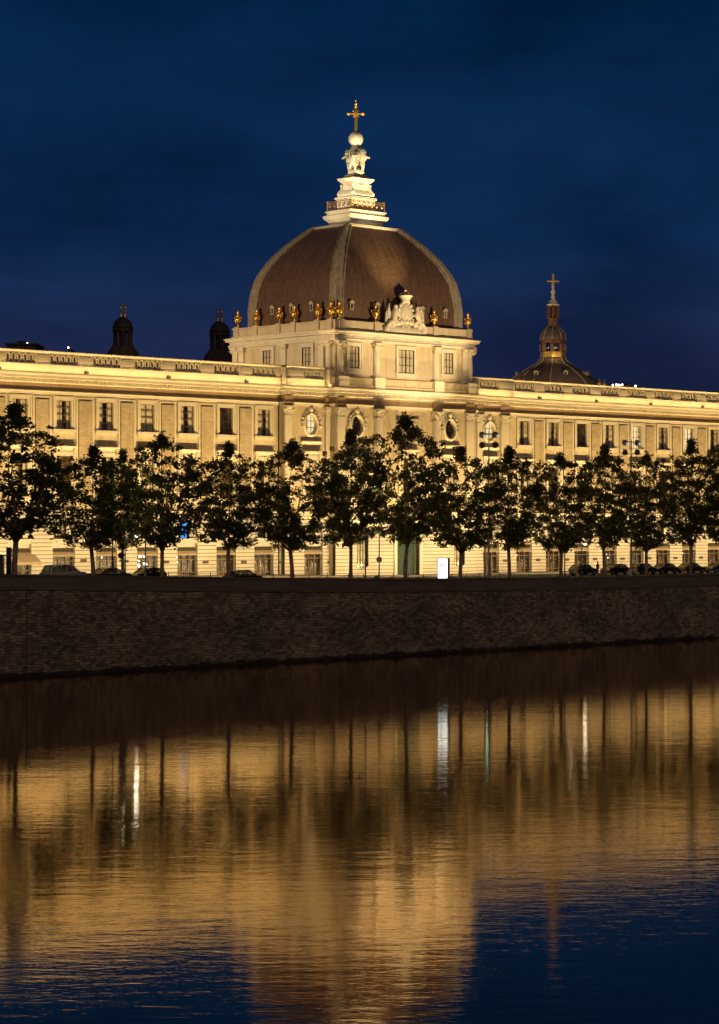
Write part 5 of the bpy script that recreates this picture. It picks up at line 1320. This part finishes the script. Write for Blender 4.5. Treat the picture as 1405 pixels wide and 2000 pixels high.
# pedestrian
X = onY(1168, 203); g0 = GZ(X, 203)
J = [(0, 0, .95, .15), (0, 0, 1.15, .14), (0, 0, 1.4, .17), (0, 0, 1.5, .07), (0, -.02, 1.66, .11),
     (-.2, 0, 1.4, .07), (-.27, 0, 1.15, .05), (-.25, -.08, .92, .035), (.2, 0, 1.4, .07), (.28, .02, 1.15, .05), (.26, .0, .9, .035),
     (-.1, 0, .88, .1), (-.13, -.12, .48, .07), (-.14, -.08, .07, .045), (-.14, -.25, .03, .035), (.1, 0, .88, .1), (.12, .08, .48, .07), (.13, .18, .07, .045), (.13, .03, .03, .035)]
pe = skinned('person', J, [(0, 1), (1, 2), (2, 3), (3, 4), (2, 5), (5, 6), (6, 7), (2, 8), (8, 9), (9, 10), (0, 11), (11, 12), (12, 13), (13, 14), (0, 15), (15, 16), (16, 17), (17, 18)], 'cloth_dark', None, 2, (X, 203, g0))
tag(pe, 'lone pedestrian in dark clothes walking on the street at the right', 'person')
g = P(); g.ball((0, -.02, 1.74), (.115, .125, .1), 10, 7); g.build('hair', 'sash_dark', pe, True)
g = P(); g.ball((0, -.075, 1.66), (.075, .06, .1), 10, 7); g.build('face', 'skin', pe, True)
# ================================================================== LIGHTING
WARM = (1.0, .665, .235)
def area(name, loc, target, lx, ly, power, col=WARM, spread=PI, parent=None):
    d = bpy.data.lights.new(name, 'AREA'); d.shape = 'RECTANGLE'; d.size = lx; d.size_y = ly; d.energy = power; d.color = col; d.spread = spread
    o = bpy.data.objects.new(name, d); COL.objects.link(o); o.location = loc
    dr = (Vector(target)-Vector(loc)).normalized()
    if abs(dr.y) >= abs(dr.x): xa = Vector((1, 0, 0))
    else: xa = Vector((0, 1, 0))
    zax = -dr; yax = zax.cross(xa).normalized(); xa = yax.cross(zax).normalized()
    o.rotation_euler = Matrix((xa, yax, zax)).transposed().to_euler()
    return o
def spot(name, loc, target, power, size, col=WARM, blend=.5, soft=.3):
    d = bpy.data.lights.new(name, 'SPOT'); d.energy = power; d.spot_size = math.radians(size); d.spot_blend = blend; d.color = col; d.shadow_soft_size = soft
    o = bpy.data.objects.new(name, d); COL.objects.link(o); o.location = loc
    o.rotation_euler = (Vector(target)-Vector(loc)).to_track_quat('-Z', 'Y').to_euler(); return o
KF = 1.75
# street-level linear floodlights washing the fronts
i = 0
for x0, x1 in ((129, 160), (160, 191), (191, 231), (231, 262), (262, 303)):
    xm_ = (x0+x1)/2; L = x1-x0-1
    zb = GZ(xm_, YF-9.5)+1.0
    area('facade_wash', (xm_, YF-9.5, zb), (xm_, YF, 29), L, .2, 108*L, spread=math.radians(75))
    area('facade_wash_low', (xm_, YF-10, zb+.3), (xm_, YF, 12.0), L, .25, 62*L, col=(1, .72, .32), spread=math.radians(110))
# attic strip lights lying on the cornice
for x0, x1, Y in ((129, XO0, YF), (XO0+.2, XC0-.3, YO), (XC1+.3, XO1-.2, YO), (XO1, 303, YF)):
    L = x1-x0-.3
    area('cornice_strip', ((x0+x1)/2, Y-.9, 30.93), ((x0+x1)/2, Y-.1, 32.3), L, .06, 15*L)
L = XC1-XC0
area('tier_strip', ((TX0+TX1)/2, TY0-1.55, 30.95), ((TX0+TX1)/2, TY0-.3, 35.5), L-.5, .08, 7*L)
area('tier_strip', (TX0-3.2, (TY0+TY1)/2+1, 31.9), (TX0, (TY0+TY1)/2+1, 35.2), L_-2, .1, 42*L_)
# pilaster uplights
for px in (667, 737.5, 853.5, 918):
    x = onY(px, TY0-.3); spot('pilaster_uplight', (x, TY0-1.55, 31.0), (x, TY0-.5, 36.6), 90, 50, soft=.08)
# dome floods from the river side and from the left wing roof, plus an added streak light
spot('dome_flood_front', (DX+1, 184, 22), (DX+1, DY-4, 43), 62000, 42, col=(1, .72, .36), soft=.25)
spot('dome_streak_fill', (DX-1.5, 199, 33.5), (DX-1.2, DY-3.5, 53), 60000, 27, col=(1, .72, .28), blend=1, soft=.25)  # added spot hanging in mid-air for the golden streak; no fixture stands there
spot('dome_flood_side', (152, DY+1, 33.2), (DX-5, DY+1, 43), 70000, 34, col=(1, .70, .36), soft=.25)
# lantern
area('lantern_light', (DX-.2, DY-3.3, 52.3), (DX, DY-1, 58.5), 3, .2, 8, col=(1, .85, .55))
area('lantern_light', (DX-4.3, DY, 52.3), (DX-1, DY, 58.5), 3, .2, 8, col=(1, .85, .55))
spot('lantern_flood_front', (DX+1, 184, 23), (DX, DY, 61), 170000, 14, col=(1, .84, .55), blend=.8, soft=.25)
spot('lantern_flood_side', (152, DY+1, 34), (DX, DY, 61), 170000, 14, col=(1, .84, .55), blend=.8, soft=.25)
# chapel behind
for dx, dy in ((-16, -22), (-20, 10)): spot('chapel_flood', (SX+dx, SY+dy, 33), (SX, SY, zc_(640)), 15000, 60, col=(1, .78, .45), soft=.2)
area('chapel_gallery_light', (SX-2.2, SY-2.6, zc_(700)), (SX, SY, zc_(690)), 2, .3, 30, col=(1, .72, .3))
# faint warm glow of the lit town behind the camera
d = bpy.data.lights.new('town_glow', 'SUN'); d.energy = .36; d.angle = math.radians(25); d.color = (1, .66, .38)
o = bpy.data.objects.new('town_glow', d); COL.objects.link(o); o.rotation_euler = Vector((.45, .9, -.42)).to_track_quat('-Z', 'Y').to_euler()
# world
wd_ = bpy.data.worlds.new('World'); sc.world = wd_; wd_.use_nodes = True
nt = wd_.node_tree; bg = nt.nodes['Background']
sky = nt.nodes.new('ShaderNodeTexSky'); sky.sky_type = 'NISHITA'; sky.sun_disc = False; sky.sun_elevation = math.radians(-3.5); sky.sun_rotation = math.radians(200); sky.ozone_density = 3
tc = nt.nodes.new('ShaderNodeTexCoord'); mp = nt.nodes.new('ShaderNodeMapping'); mp.inputs['Scale'].default_value = (8, 8, 22)
mp.inputs['Rotation'].default_value = (0, 0, .3)
nt.links.new(tc.outputs['Generated'], mp.inputs['Vector'])
n = nt.nodes.new('ShaderNodeTexNoise'); n.inputs['Scale'].default_value = 1.0; n.inputs['Detail'].default_value = 5; n.inputs['Roughness'].default_value = .5; nt.links.new(mp.outputs[0], n.inputs['Vector'])
cl_ = ramp(nt, n.outputs[0], .34, .66, (.58, .64, .68, 1), (1.38, 1.3, 1.26, 1))
sx_ = nt.nodes.new('ShaderNodeSeparateXYZ'); nt.links.new(tc.outputs['Generated'], sx_.inputs[0])
dusk = nt.nodes.new('ShaderNodeValToRGB'); nt.links.new(sx_.outputs[2], dusk.inputs[0])
er = dusk.color_ramp.elements; er[0].position = 0; er[0].color = (.13, .135, .30, 1); er[1].position = .6; er[1].color = (.004, .05, .2, 1)
for p_, c_ in ((.055, (.092, .122, .37, 1)), (.12, (.028, .125, .42, 1)), (.22, (.006, .085, .30, 1))): q_ = er.new(p_); q_.color = c_
twilight = mix(nt, dusk.outputs[0], sky.outputs[0], .04, 'ADD')
nt.links.new(mix(nt, twilight, cl_, 1, 'MULTIPLY'), bg.inputs[0]); bg.inputs[1].default_value = .15
for e_ in er: e_.color = (e_.color[0]*1.05, e_.color[1]*1.12, e_.color[2]*1.17, 1)
# ================================================================== CAMERA
cam = bpy.data.cameras.new('camera'); co = bpy.data.objects.new('camera', cam); COL.objects.link(co); sc.camera = co
cam.sensor_fit = 'HORIZONTAL'; cam.sensor_width = 36; cam.lens = 36*F/1405; cam.shift_y = (HOR-1000)/1405; cam.shift_x = 0
cam.clip_start = .5; cam.clip_end = 6000
co.location = (0, 0, CZ); co.rotation_euler = (PI/2, 0, -(PI/2-A))
sc.view_settings.view_transform = 'Standard'; sc.view_settings.look = 'None'; sc.view_settings.exposure = 0; sc.view_settings.gamma = 1
sc.cycles.use_denoising = True; sc.cycles.sample_clamp_indirect = 4; sc.cycles.max_bounces = 6; sc.cycles.diffuse_bounces = 3; sc.cycles.transparent_max_bounces = 12
sc.cycles.caustics_reflective = False; sc.cycles.caustics_refractive = False
sc.render.resolution_x = 719; sc.render.resolution_y = 1024
